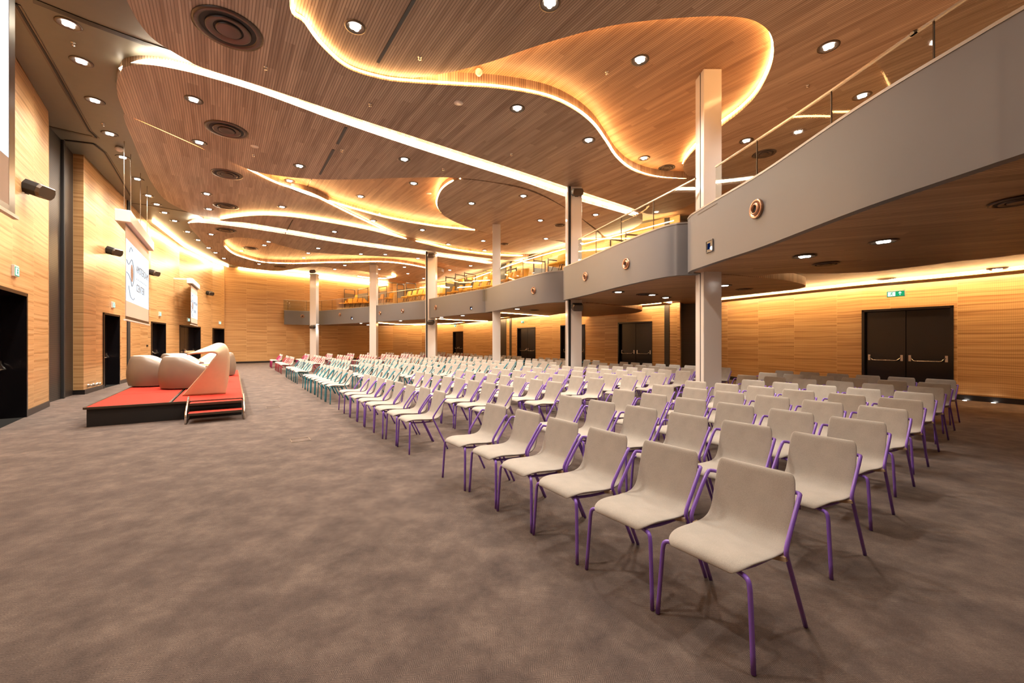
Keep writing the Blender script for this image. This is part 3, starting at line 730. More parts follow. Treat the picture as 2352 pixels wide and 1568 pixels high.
# air diffusers
def make_vent():
    r = empty('air_diffuser')
    bm = bmesh.new(); lathe(bm, [(0.47, 0.0), (0.47, -0.012), (0.39, -0.02), (0.37, 0.0)], 36); mk('outer_ring', bm, M['vent'], r)
    bm = bmesh.new(); lathe(bm, [(0.37, 0.0), (0.0, 0.0)], 36); mk('throat', bm, M['blackm'], r)
    bm = bmesh.new()
    for ro, ri in ((0.30, 0.20), (0.17, 0.0)):
        lathe(bm, [(ro, -0.004), (ro, -0.03), (ro-0.02, -0.035), (max(ri, 0.0), -0.012)], 32)
    mk('inner_cone', bm, M['vent'], r); return r
vp = make_vent(); first = True
VENTS = [(525, 67, 1.0, 'largest brown ring air diffuser at top left'), (521, 298, 0.9, 'brown ring air diffuser left of the white strip'), (522, 400, 0.85, 'brown ring diffuser just under the thin orange panel edge'),
         (519, 473, 0.85, 'brown ring diffuser left of the amber arch'), (519, 528, 0.85, 'ring diffuser below the far white strip'), (575, 570, 0.8, 'ring diffuser inside the farthest recess'),
         (643, 612, 0.85, 'ring diffuser at the far end near back wall'), (1531, 385, 0.5, 'brass ring diffuser inside the nearest recess beside column'), (1755, 353, 0.6, 'dark ring diffuser seen through the glass balustrade'),
         (1286, 517, 0.5, 'small dark diffuser left of the second column'), (1158, 560, 0.5, 'small dark diffuser right of the third column')]
LV = [(1897, 606, 'ring diffuser beneath balcony beside the near downlight'), (2338, 462, 'ring diffuser under balcony at right frame edge'), (2034, 640, 'lit ring diffuser in recess above the exit sign'), (1710, 664, 'ring diffuser on the tongue panel by nearest column'),
      (1478, 676, 'ring diffuser under balcony between first two columns'), (1228, 712, 'slim ring diffuser under balcony left of the second column')]
def put_vent(x, y, h, s, lab):
    global first
    o = vp if first else copy_tree(vp); first = False
    o.location = (x, y, EYE+h-0.003); o.scale = (s, s, s); tag(o, lab, 'air vent', 'round air diffusers')
for px, py, s, lab in VENTS:
    key, h = which(px, py); put_vent(*gp(px, py, h), h, s, lab)
for px, py, lab in LV:
    h = 1.62 if px == 2034 else 1.33; put_vent(*gp(px, py, h), h, 0.42, lab)
# sprinklers, detectors and ceiling speakers
def sprinkler(px, py, lab, h=None):
    if h is None: _, h = which(px, py)
    x, y = gp(px, py, h)
    r = empty('sprinkler', (x, y, EYE+h), 0, lab, 'sprinkler', 'ceiling sprinklers')
    bm = bmesh.new(); lathe(bm, [(0.035, 0.0), (0.035, -0.01), (0.012, -0.014), (0.012, -0.04), (0.03, -0.045), (0.0, -0.05)], 12); mk('sprinkler_head', bm, M['steel'], r)
for px, py, lab in ((610, 154, 'small chrome sprinkler right of largest ring diffuser'), (964, 131, 'small chrome sprinkler beside the long black slot'), (850, 239, 'small sprinkler beside a short black slot'),
                    (785, 344, 'small sprinkler right of the black slot past white strip'), (1175, 353, 'small sprinkler above the round panel, right of white strip'), (1394, 165, 'sprinkler in the recess left of its largest downlight'),
                    (1855, 196, 'sprinkler between two downlights at upper right'), (1018, 387, 'tiny sprinkler below the white strip'), (168, 98, 'sprinkler on grey ceiling between first two downlights'),
                    (236, 284, 'sprinkler on grey ceiling between third and fourth downlights'), (582, 355, 'sprinkler under the small white ceiling speaker')):
    sprinkler(px, py, lab)
for px, py, rr, nm, lab, cat in ((1053, 236, 0.09, 'ceiling_speaker', 'flat white round ceiling speaker beyond the near amber curve', 'ceiling speaker'), (585, 336, 0.09, 'ceiling_speaker', 'flat white round ceiling speaker above the second ring diffuser', 'ceiling speaker'),
                               (985, 444, 0.09, 'ceiling_speaker', 'flat round ceiling speaker in the middle recess', 'ceiling speaker'), (1100, 160, 0.07, 'smoke_detector', 'white smoke detector glowing in the near amber recess', 'smoke detector'),
                               (274, 338, 0.09, 'smoke_detector', 'white smoke detector on the grey ceiling above the screen', 'smoke detector'), (871, 488, 0.06, 'smoke_detector', 'white smoke detector by the middle amber strip', 'smoke detector')):
    key, h = which(px, py); x, y = gp(px, py, h); bm = bmesh.new()
    if nm == 'ceiling_speaker': lathe(bm, [(rr, 0), (rr, -0.008), (0, -0.012)], 20, Matrix.Translation((x, y, EYE+h)))
    else: lathe(bm, [(rr*0.7, 0), (rr, -0.03), (rr*0.95, -0.07), (rr*0.5, -0.11), (0, -0.115)], 16, Matrix.Translation((x, y, EYE+h)))
    tag(mk(nm, bm, M['white']), lab, cat)

# ------------------------------------------------------------------ things on the balcony fronts
def on_front(px, py):
    dx = (px-CX)/F; best = None
    for P in front:
        for a, b in zip(P[:-1], P[1:]):
            A, B = Vector(a), Vector(b); d = B-A; den = dx*d.y - d.x
            if abs(den) < 1e-9: continue
            k = (A.x-dx*A.y)/den
            if 0 <= k <= 1:
                Q = A+d*k
                if Q.y > 0 and (best is None or Q.y < best[0].y): best = (Q, Vector((-d.y, d.x)).normalized())
    Q, n = best
    return Vector((Q.x, Q.y, EYE+(HY-py)*Q.y/F)), n
def make_nozzle():
    r = empty('jet_nozzle')
    Rm = Matrix.Rotation(math.pi/2, 4, 'X')
    bm = bmesh.new(); lathe(bm, [(0.135, 0.0), (0.135, 0.02), (0.125, 0.035), (0.105, 0.03), (0.09, 0.012)], 28, Rm); mk('outer_ring', bm, M['copper'], r)
    bm = bmesh.new(); lathe(bm, [(0.09, 0.012), (0.085, 0.03), (0.062, 0.055), (0.056, 0.05), (0.05, 0.02)], 28, Rm); mk('inner_cone', bm, M['copper'], r)
    bm = bmesh.new(); lathe(bm, [(0.056, 0.022), (0.0, 0.02)], 24, Rm); mk('opening', bm, M['blackm'], r)
    return r
nz = make_nozzle()
for k, (px, py, s, lab) in enumerate(((1739, 480, 1.0, 'large copper jet nozzle on the nearest balcony front'), (1439, 606, 0.95, 'upper copper jet nozzle between first and second columns'), (1345, 635, 0.95, 'copper jet nozzle just right of second column'),
                                      (1226, 667, 0.95, 'copper jet nozzle on third balcony front'), (1001, 706, 0.95, 'copper jet nozzle right of the fourth column'), (925, 714, 0.95, 'copper jet nozzle left of the fourth column'),
                                      (873, 718.5, 0.95, 'copper jet nozzle right of the fifth column'), (781, 722, 0.95, 'copper jet nozzle left of the fifth column'), (695, 726, 0.95, 'copper jet nozzle nearest the back wall'))):
    P, n = on_front(px, py); o = nz if k == 0 else copy_tree(nz)
    o.location = P; o.rotation_euler = (0, 0, math.atan2(n.x, -n.y)); o.scale = (s,)*3
    tag(o, lab, 'air nozzle', 'copper jet nozzles')
def projector(px, py, s, lab):
    P, n = on_front(px, py); rz = math.atan2(n.x, -n.y)
    r = empty('projector', P, rz, lab, 'projector', 'projectors set in the balcony front')
    bm = bmesh.new(); box(bm, (0, -0.006, 0), (0.17*s, 0.012, 0.17*s)); mk('opening', bm, M['black'], r)
    bm = bmesh.new(); box(bm, (-0.02*s, -0.014, 0.0), (0.08*s, 0.004, 0.10*s)); mk('glow_glass', bm, M['dimblue'], r)
    bm = bmesh.new(); lathe(bm, [(0.03*s, 0.012), (0.025*s, 0.022), (0, 0.026)], 14, Matrix.Translation((0.06*s, 0, -0.045*s)) @ Matrix.Rotation(math.pi/2, 4, 'X')); mk('lens', bm, M['lensb'], r)
    bm = bmesh.new(); t = 0.012*s; a = 0.095*s
    for c, q in (((0, -0.01, a), (2*a, 0.02, t)), ((0, -0.01, -a), (2*a, 0.02, t)), ((a, -0.01, 0), (t, 0.02, 2*a)), ((-a, -0.01, 0), (t, 0.02, 2*a))): box(bm, c, q)
    mk('frame', bm, M['fascia'], r)
projector(1631, 565, 1.0, 'projector glowing blue in square opening of nearest balcony front')
projector(1082, 707, 0.8, 'small projector lens in the fourth balcony front')
projector(808, 730, 1.1, 'small blue projector opening in the farthest balcony front')
# access hatch outline on nearest front
P0, n0 = on_front(1603, 520); P1, _ = on_front(1648, 498); bm = bmesh.new()
for z in (3.66,):
    ribbon(bm, [(P0.x+n0.x*0.004, P0.y+n0.y*0.004), (P1.x+n0.x*0.004, P1.y+n0.y*0.004)], z, z+0.006, 0.004, 1, smooth=False)
tag(mk('access_hatch', bm, M['bronze']), 'thin outline of an access hatch beside the nearest projector', 'access hatch')

# ------------------------------------------------------------------ speakers
def speaker(P, n, s, lab, tilt=-18, grp='black wall speakers', turn=0.0):
    rz = math.atan2(n.x, -n.y) + turn      # local -y points into the room
    r = empty('wall_speaker', P, rz, lab, 'speaker', grp)
    t = math.radians(tilt)
    bm = bmesh.new(); vs = []
    prof = [(-0.16, 0.13), (0.16, 0.13), (0.20, 0.05), (0.20, -0.05), (0.15, -0.12), (-0.15, -0.12), (-0.20, -0.05), (-0.20, 0.05)]
    R = Matrix.Translation((0, -0.22*s, 0)) @ Matrix.Rotation(-t, 4, 'X')
    A = [bm.verts.new(R @ Vector((x*s, 0.13*s, z*s))) for x, z in prof]; B = [bm.verts.new(R @ Vector((x*s*0.95, -0.10*s, z*s*0.95))) for x, z in prof]
    bm.faces.new(A); bm.faces.new(B)
    for i in range(8): bm.faces.new((A[i], A[(i+1) % 8], B[(i+1) % 8], B[i]))
    bevel_all(bm, 0.008*s, 2); mk('cabinet', bm, M['blackm'], r)
    bm = bmesh.new()
    A = [bm.verts.new(R @ Vector((x*s*0.93, -0.098*s, z*s*0.93))) for x, z in prof]; B = [bm.verts.new(R @ Vector((x*s*0.8, -0.14*s, z*s*0.8))) for x, z in prof]
    bm.faces.new(B)
    for i in range(8): bm.faces.new((A[i], A[(i+1) % 8], B[(i+1) % 8], B[i]))
    mk('grille', bm, M['bronze'], r)
    bm = bmesh.new(); box(bm, (0, -0.05*s, 0), (0.06*s, 0.16*s, 0.06*s)); box(bm, (0, -0.006, 0), (0.12*s, 0.012, 0.14*s)); mk('bracket', bm, M['blackm'], r)
for px, py, s, lab in ((58, 436, 1.0, 'black speaker on left wall beside the cropped near screen'), (247, 578, 0.95, 'black speaker on left wall left of the large screen'),
                       (343, 627, 0.95, 'black speaker on left wall right of the large screen'), (476, 674, 0.95, 'black speaker on left wall near the back corner')):
    P, n, _ = wallhit(px, py); speaker(P, n, s, lab, turn=-0.5)
for k, zz, px, lab in ((1, 0, 447, 'black speaker at top of the second column'), (1, 1, 707, 'black speaker on second column under the balcony'), (3, 0, 589, 'black speaker at top of the fourth column'),
                       (3, 1, 741, 'black speaker on fourth column under the balcony'), (5, 0, 625, 'black speaker at top of the farthest column'), (5, 1, 751, 'black speaker on farthest column under the balcony')):
    x, y, wd = COLS[k]; ang = 0.0; n = Vector((0.0, -1.0)); a = (0.345, 0.46, 0.34, 0.54, 0.42, 0.44)[k]/2
    P = Vector((x, y)) + n*a; P3 = Vector((P.x + 0.06, P.y, EYE+(HY-px)*P.y/F)); speaker(P3, n, 0.9, lab, grp='speakers on the columns')

# ------------------------------------------------------------------ exit signs
def exit_sign(P, n, wd, ht, lab, arrow=True, th=0.04):
    rz = math.atan2(n.x, -n.y); r = empty('exit_sign', P, rz, lab, 'exit sign', 'green exit signs')
    bm = bmesh.new(); box(bm, (0, -th/2, 0), (wd, th, ht)); bevel_all(bm, 0.004, 1); mk('sign_box', bm, M['housing'], r)
    bm = bmesh.new(); box(bm, (0, -th-0.002, -0.01), (wd*0.94, 0.004, ht*0.76)); mk('sign_face', bm, M['sign_g'], r)
    bm = bmesh.new(); y = -th-0.006; s = ht*0.3
    def bar(x0, z0, x1, z1, t): 
        L = math.hypot(x1-x0, z1-z0); box(bm, ((x0+x1)/2, y, (z0+z1)/2), (L, 0.003, t), 0, 0, -math.atan2(z1-z0, x1-x0))
    cx = -wd*0.22 if arrow else 0
    box(bm, (cx, y+0.001, -0.01), (wd*0.42 if arrow else wd*0.8, 0.002, ht*0.66))
    mk('white_panel', bm, M['sign_w'], r)
    bm = bmesh.new(); y = -th-0.009
    lathe(bm, [(s*0.2, 0), (0, 0.002)], 10, Matrix.Translation((cx+s*0.25, y, s*0.75-0.01)) @ Matrix.Rotation(math.pi/2, 4, 'X'))
    bar(cx+s*0.15, s*0.5, cx-s*0.1, -s*0.1, s*0.25); bar(cx-s*0.1, -s*0.1, cx+s*0.35, -s*0.5, s*0.2); bar(cx+s*0.35, -s*0.5, cx+s*0.3, -s*0.95, s*0.16)
    bar(cx-s*0.1, -s*0.1, cx-s*0.25, -s*0.6, s*0.2); bar(cx-s*0.25, -s*0.6, cx-s*0.7, -s*0.7, s*0.16); bar(cx+s*0.1, s*0.4, cx+s*0.6, s*0.2, s*0.14); bar(cx+s*0.1, s*0.4, cx-s*0.45, s*0.3, s*0.14)
    mk('running_figure', bm, M['sign_g'], r)
    if arrow:
        bm = bmesh.new(); y = -th-0.006; ax = wd*0.24
        bar(ax, -s*0.9, ax, s*0.5, s*0.28); bar(ax-s*0.55, s*0.05, ax, s*0.8, s*0.26); bar(ax+s*0.55, s*0.05, ax, s*0.8, s*0.26)
        mk('arrow', bm, M['sign_w'], r)
P, n, _ = wallhit(2071, 677, 0.5); exit_sign(P, n, 0.36, 0.17, 'green running-man exit sign with up arrow above near right door')
P, n, _ = wallhit(1451, 714, 0.4); exit_sign(P, n, 0.30, 0.26, 'pale exit sign above the double door left of nearest column')
P, n, _ = wallhit(1201, 739); exit_sign(P, n, 0.30, 0.15, 'small exit sign above the door right of third column')
P, n, _ = wallhit(1046, 747); exit_sign(P, n, 0.25, 0.3, 'tiny glowing exit sign above the farthest right door')
for px, py, lab in ((31, 622, 'square exit sign above the nearest left door'), (258, 700, 'square exit sign above the door left of the large screen'), (366, 721, 'square exit sign above the door right of the large screen'),
                    (432, 734, 'small exit sign beside the far screen'), (504, 741, 'small exit sign by the back corner')):
    P, n, _ = wallhit(px, py); exit_sign(P, n, 0.24, 0.20, lab, False)
# small wall switches and floor-level fittings
P, n, _ = wallhit(337, 794, 0.01); bm = bmesh.new(); box(bm, (0, 0, 0), (0.09, 0.02, 0.09)); box(bm, (0.13, 0, 0), (0.05, 0.02, 0.08)); o = mk('wall_switch', bm, M['black']); o.location = P; o.rotation_euler.z = math.atan2(n.x, -n.y)
tag(o, 'small black switch plate on left wall below the large screen', 'switch')
P, n, _ = wallhit(1353, 790, 0.01); bm = bmesh.new(); box(bm, (0, 0, 0), (0.07, 0.02, 0.07)); o = mk('wall_switch', bm, M['steel']); o.location = P; o.rotation_euler.z = math.atan2(n.x, -n.y)
tag(o, 'small steel thermostat on wall right of second column', 'switch')
for k, px in enumerate((201, 213, 222)):
    P, n, _ = wallhit(px, 885 - k*2, 0.0); bm = bmesh.new()
    lathe(bm, [(0.045, 0.0), (0.045, 0.02), (0.028, 0.06), (0.04, 0.09), (0, 0.1)], 14, Matrix.Rotation(math.pi/2, 4, 'X'))
    o = mk('hose_coupling', bm, M['steel']); o.location = P; o.rotation_euler.z = math.atan2(n.x, -n.y)
    tag(o, '%s of three chrome couplings low on the left wall' % ('leftmost', 'middle', 'rightmost')[k], 'wall coupling', 'chrome couplings on the left wall')
for px, py, lab in ((2219, 921, 'left'), (2285, 927, 'right')):
    P, n, _ = wallhit(px, 900, 0.12); bm = bmesh.new(); lathe(bm, [(0.035, 0), (0.03, 0.006), (0, 0.008)], 14, Matrix.Translation((P.x, P.y, 0)))
    tag(mk('floor_uplight', bm, M['lens']), '%s of two small uplights in the floor right of the door' % lab, 'floor light')

# ------------------------------------------------------------------ projection screens
def text_mesh(s, size, mat, parent, loc, name='lettering', ext=0.001):
    cu = bpy.data.curves.new(name, 'FONT'); cu.body = s; cu.size = size; cu.extrude = ext; cu.space_character = 1.25
    o = bpy.data.objects.new(name, cu); COL.objects.link(o)
    dg = bpy.context.evaluated_depsgraph_get(); me = bpy.data.meshes.new_from_object(o.evaluated_get(dg)); bpy.data.objects.remove(o)
    me.materials.clear(); me.materials.append(mat)
    m = bpy.data.objects.new(name, me); COL.objects.link(m); m.parent = parent; m.location = loc; m.rotation_euler = (math.pi/2, 0, 0)
    return m
def screen(P0, P1, zb, zt, zi0, zi1, lab, cords, letters=True, tsize=0.26, tx=0.36, hh=0.3, border=0.0, arm=False):
    A, B = Vector(P0), Vector(P1); L = (B-A).length; d = (B-A)/L; r = empty('projection_screen', (A.x, A.y, 0), math.atan2(d.y, d.x), lab, 'projection screen')
    # local x along the screen, -y faces the audience
    bm = bmesh.new(); box(bm, (L/2, 0, (zb+zt)/2), (L, 0.006, zt-zb)); mk('screen_fabric', bm, M['screen'], r)
    bm = bmesh.new()
    for x in (0.02, L-0.02): box(bm, (x - (border/2 if x > 1 else -border/2), -0.001, (zb+zt)/2), (0.03+border, 0.008, zt-zb))
    box(bm, (L/2, -0.001, zb+0.04), (L, 0.008, 0.08)); box(bm, (L/2, -0.001, zt-0.03), (L, 0.008, 0.06))
    mk('black_border', bm, M['black'], r)
    bm = bmesh.new(); box(bm, (L/2, 0, zb-0.02), (L+0.1, 0.05, 0.04)); mk('bottom_bar', bm, M['housing'], r)
    bm = bmesh.new(); box(bm, (L/2, -0.004, (zi0+zi1)/2), (L-0.10-2*border, 0.002, zi1-zi0)); pic = mk('picture', bm, M['picture'], r)
    bm = bmesh.new(); box(bm, (L/2, 0.03, zt+hh/2), (L+0.25, hh, hh)); bevel_all(bm, 0.015, 2); mk('housing', bm, M['housing'], r)
    hgt = zi1-zi0
    if letters:
        text_mesh('AMSTERDAM', tsize, M['ink'], pic, (L*tx, -0.007, zi0+hgt*0.58)); text_mesh('CENTER', tsize, M['ink'], pic, (L*tx, -0.007, zi0+hgt*0.24))
        bm = bmesh.new()
        for k in range(8): box(bm, (L*tx+0.05+k*tsize*0.78, -0.007, zi0+hgt*0.46), (tsize*0.3, 0.002, 0.015)); 
        mk('lettering', bm, M['ink'], pic)
        bm = bmesh.new(); lathe(bm, [(hgt*0.15, 0), (0, 0.001)], 24, Matrix.Translation((L*0.22, -0.007, zi0+hgt*0.5)) @ Matrix.Diagonal((0.75, 1, 1, 1)) @ Matrix.Rotation(math.pi/2, 4, 'X')); mk('emblem_disc', bm, M['ink_o'], pic)
        bm = bmesh.new(); c = Vector((L*0.22, -0.007, zi0+hgt*0.5)); R = hgt*0.2
        tube(bm, [c+Vector((-L*0.2, 0, R*0.8)), c+Vector((-L*0.12, 0, R*0.55)), c+Vector((-R*0.5, 0, R*1.0)), c+Vector((0, 0, R*1.1)), c+Vector((R*0.7, 0, R*0.6)), c+Vector((R*0.8, 0, 0)), c+Vector((R*0.7, 0, -R*0.6)), c+Vector((0, 0, -R*1.1)), c+Vector((-R*0.5, 0, -R*0.7)), c+Vector((-L*0.12, 0, -R*0.3)), c+Vector((-L*0.2, 0, -R*0.2))], 0.007, 5, 5)
        tube(bm, [c+Vector((-L*0.10, 0, R*1.6)), c+Vector((-L*0.04, 0, R*2.1)), c+Vector((0.02*L, 0, R*1.9))], 0.006, 5, 5)
        tube(bm, [c+Vector((-L*0.12, 0, -R*1.2)), c+Vector((-L*0.06, 0, -R*2.0)), c+Vector((0.05*L, 0, -R*2.2)), c+Vector((0.09*L, 0, -R*2.0))], 0.006, 5, 5)
        mk('emblem_lines', bm, M['ink'], pic)
    for x in cords:
        bm = bmesh.new(); tube(bm, [(x, 0.03, zt+hh), (x, 0.03, CEIL)], 0.008, 5, 1); mk('hanging_cord', bm, M['rail'], r)
    if arm:
        bm = bmesh.new(); box(bm, (-0.0, 0.7, zt+hh*0.8), (0.09, 1.5, 0.07)); mk('wall_arm', bm, M['housing'], r)
    return r
screen((-9.73, 10.3), (-11.85, 13.35), 2.0, 4.42, 2.47, 4.05, 'large white projection screen hanging in front of left wall', (0.05, 0.9, 2.4, 3.65), tsize=0.30, tx=0.40)
screen((-3.66, 1.6), (-5.98, 4.92), 2.93, 5.72, 3.56, 5.62, 'projection screen cropped by the left edge of the photo', (0.6, 3.6), tsize=0.62, tx=-0.135, border=0.13)
screen((-16.4, 20.9), (-17.75, 23.1), 2.36, 4.42, 2.7, 4.0, 'small projection screen on a wall arm at the far left wall', (), tsize=0.2, tx=0.4, hh=0.26, arm=True)

# ------------------------------------------------------------------ stage, stairs, lectern, lounge seats
U = Vector((-0.563, 0.826)).normalized(); V = Vector((U.y, -U.x))    # along the stage / towards the audience
SO = Vector((-7.06, 6.75)); SL_, SW = 9.7, 2.2; SH = 0.334
st = empty('stage', (SO.x, SO.y, 0), math.atan2(V.y, V.x), 'low red-carpeted stage with black skirt in front of left wall', 'stage')
# local x = V (0..SW), local y = U (0..SL_)
bm = bmesh.new(); box(bm, (SW/2, SL_/2, (SH-0.03)/2), (SW-0.05, SL_-0.05, SH-0.03)); mk('skirt', bm, M['blackm'], st)
for i in range(2):
    for j in range(5):
        bm = bmesh.new(); box(bm, (0.02+i*1.11+0.53, 0.01+j*SL_/5+SL_/10, SH-0.012), (1.05, SL_/5-0.012, 0.024)); mk('deck', bm, M['redcarpet'], st)
bm = bmesh.new()
for c, s in (((SW/2, 0.0, SH-0.02), (SW, 0.03, 0.035)), ((SW/2, SL_, SH-0.02), (SW, 0.03, 0.035)), ((0, SL_/2, SH-0.02), (0.03, SL_, 0.035)), ((SW, SL_/2, SH-0.02), (0.03, SL_, 0.035)), ((SW/2-0.02, SL_/2, SH-0.016), (0.05, SL_, 0.028))): box(bm, c, s)
mk('edge_trim', bm, M['bronze'], st)
rzst = math.atan2(V.y, V.x)
sp = SO + V*1.36
sr = empty('stage_steps', (sp.x, sp.y, 0), rzst, 'two-step stair unit with steel side rails at near end of stage', 'steps')
bm = bmesh.new(); box(bm, (0.42, -0.44, 0.16), (0.78, 0.28, 0.03)); mk('lower_tread', bm, M['redcarpet'], sr)
bm = bmesh.new(); box(bm, (0.42, -0.165, 0.30), (0.78, 0.26, 0.03)); mk('upper_tread', bm, M['redcarpet'], sr)
bm = bmesh.new(); box(bm, (0.42, -0.59, 0.158), (0.78, 0.018, 0.04)); box(bm, (0.42, -0.30, 0.298), (0.78, 0.018, 0.04)); mk('nosing', bm, M['bronze'], sr)
for x in (0.0, 0.84):
    bm = bmesh.new()
    tube(bm, [(x, -0.60, 0.0), (x, -0.60, 0.19), (x, -0.04, 0.40), (x, -0.04, 0.0)], 0.018, 8, 1)
    tube(bm, [(x, -0.60, 0.03), (x, -0.04, 0.03)], 0.012, 6, 1); mk('side_frame', bm, M['steel'], sr)
# lectern: one bent plywood sheet
LO = Vector((-6.62, 8.35)); lr = empty('lectern', (LO.x, LO.y, SH), rzst - 0.5, 'pale plywood lectern curling over at the top, near end of stage', 'lectern')
c1 = [(0.64, 0.16, 0), (0.70, 0.16, 0.30), (0.735, 0.14, 0.60), (0.74, 0.12, 0.82), (0.71, 0.12, 0.96), (0.63, 0.12, 1.05), (0.50, 0.12, 1.065), (0.36, 0.11, 1.01), (0.22, 0.10, 0.95), (0.08, 0.10, 0.89)]
c2 = [(0.0, -0.16, 0), (0.22, -0.16, 0.26), (0.42, -0.15, 0.50), (0.56, -0.13, 0.70), (0.625, -0.10, 0.80), (0.61, -0.11, 0.86), (0.53, -0.15, 0.885), (0.38, -0.18, 0.875), (0.24, -0.18, 0.865), (0.09, -0.17, 0.845)]
C1, C2 = catmull([Vector(p) for p in c1], 5), catmull([Vector(p) for p in c2], 5)
bm = bmesh.new(); G = [[bm.verts.new(a.lerp(b, j/6)) for j in range(7)] for a, b in zip(C1, C2)]
for i in range(len(G)-1):
    for j in range(6): bm.faces.new((G[i][j], G[i+1][j], G[i+1][j+1], G[i][j+1])).smooth = True
sheet = mk('bent_sheet', bm, M['ply'], lr); sm = sheet.modifiers.new('thickness', 'SOLIDIFY'); sm.thickness = 0.028
bm = bmesh.new(); box(bm, (0.06, -0.03, 0.885), (0.02, 0.28, 0.04)); mk('book_stop', bm, M['ply'], lr)
mr = empty('gooseneck_microphone', (LO.x+0.33, LO.y+0.45, SH+0.0), 0, 'small chrome bottle-shaped fitting behind the lectern', 'microphone')
bm = bmesh.new(); lathe(bm, [(0.07, 0.0), (0.07, 0.01), (0.012, 0.02), (0.01, 0.85), (0.02, 0.87), (0.026, 0.93), (0.012, 0.97), (0, 0.975)], 12); mk('stand', bm, M['steel'], mr)
mr['label'] = 'slim chrome microphone stand behind the lectern'
# tub chairs
def make_tub():
    r = empty('tub_armchair')
    n = 40; bm = bmesh.new(); prof = []
    def top(a):  # a: 0 = front opening, pi = back
        q = min(1, max(0, (min(a, 2*math.pi-a)-0.6)/1.5)); return 0.47 + 0.265*(q*q*(3-2*q))
    outer = []; inner = []
    opening = 0.62
    for i in range(n+1):
        a = opening + (2*math.pi-2*opening)*i/n
        t = top(a); O, I = [], []
        for k in range(9):
            z = 0.03 + (t-0.03)*k/8; bul = 0.475 + 0.07*math.sin(math.pi*min(1, (z+0.08)/0.78)) - (0.02 if k == 8 else 0)
            O.append(bm.verts.new((bul*math.sin(a), bul*math.cos(a)*-1*-1, z)))
        for k in range(5):
            z = t+0.0 - (t-0.36)*k/4; rad = 0.40 - 0.03*k/4 + (0.02 if k == 0 else 0)
            I.append(bm.verts.new((rad*math.sin(a), rad*math.cos(a), z + (0.015 if k == 0 else 0))))
        outer.append(O + I)
    for i in range(n):
        A, B = outer[i], outer[i+1]
        for k in range(len(A)-1):
            f = bm.faces.new((A[k], A[k+1], B[k+1], B[k])); f.smooth = True; f.material_index = 1 if k >= 9 else 0
    for A in (outer[0], outer[-1]):
        f = bm.faces.new(A); f.material_index = 0
    mk('shell', bm, [M['leather'], M['leather_in']], r)
    bm = bmesh.new(); lathe(bm, [(0.0, 0.42), (0.34, 0.42), (0.385, 0.40), (0.39, 0.30), (0.40, 0.04), (0, 0.04)], 32); mk('seat_cushion', bm, M['leather_in'], r)
    bm = bmesh.new()
    for k in range(4): lathe(bm, [(0.03, 0), (0.03, 0.04), (0, 0.04)], 10, Matrix.Translation((0.3*math.cos(k*math.pi/2+0.78), 0.3*math.sin(k*math.pi/2+0.78), 0)))
    mk('feet', bm, M['blackm'], r)
    return r
tub = make_tub()
# local +y is the open front; rotate so it faces the given direction
for k, (x, y, face, lab) in enumerate(((-7.72, 9.75, 75, 'taupe tub armchair nearest the camera beside the plywood lectern'), (-8.92, 10.25, 45, 'taupe tub armchair at left rear of the stage group'),
                                       (-9.75, 12.1, 10, 'tub armchair behind the nearest one, showing its pale blue inside'), (-9.55, 13.2, -60, 'white-lined tub armchair farthest back behind the low table'))):
    o = tub if k == 0 else copy_tree(tub)
    o.location = (x, y, SH); o.rotation_euler = (0, 0, math.radians(face-90+0)); o['label'] = lab; o['category'] = 'armchair'; o['group'] = 'tub armchairs on the stage'
    o.rotation_euler = (0, 0, math.radians([-52, -60, -80, 165][k]))
tr = empty('coffee_table', (-8.15, 11.0, SH), rzst, 'low table with pale wood top and slanted red legs on stage', 'table')
bm = bmesh.new(); lathe(bm, [(0, 0.44), (0.36, 0.44), (0.37, 0.45), (0.37, 0.475), (0.36, 0.485), (0, 0.485)], 32); mk('table_top', bm, M['ply'], tr)
for k in range(3):
    a = k*2*math.pi/3+0.6; bm = bmesh.new(); tube(bm, [(0.30*math.cos(a), 0.30*math.sin(a), 0.0), (0.06*math.cos(a), 0.06*math.sin(a), 0.44)], 0.03, 6, 1); mk('leg', bm, M['red'], tr)
bm = bmesh.new(); box(bm, (0, 0, 0.006), (0.22, 0.30, 0.012)); o = mk('leaflet', bm, M['green']); o.location = (-8.12, 10.88, SH+0.485); o.rotation_euler.z = 0.4; tag(o, 'lime green leaflet lying on the low stage table', 'leaflet')
bm = bmesh.new(); box(bm, (0, 0, 0.005), (0.2, 0.26, 0.01)); o = mk('paper_sheet', bm, M['paper']); o.location = (-8.32, 11.05, SH+0.485); o.rotation_euler.z = 0.1; tag(o, 'white sheet of paper lying on the low stage table', 'paper')
for k, (dx, dy) in enumerate(((0.22, 0.02), (0.25, 0.12), (0.15, 0.16))):
    bm = bmesh.new(); lathe(bm, [(0.025, 0), (0.032, 0.09), (0.03, 0.09), (0.022, 0.008), (0, 0.008)], 14); o = mk('drinking_glass', bm, M['glass']); o.location = (-8.15+dx, 11.0+dy, SH+0.485)
    tag(o, '%s of the three clear glasses on the low stage table' % ('nearest', 'rightmost', 'farthest')[k], 'glass', 'glasses on the stage table')
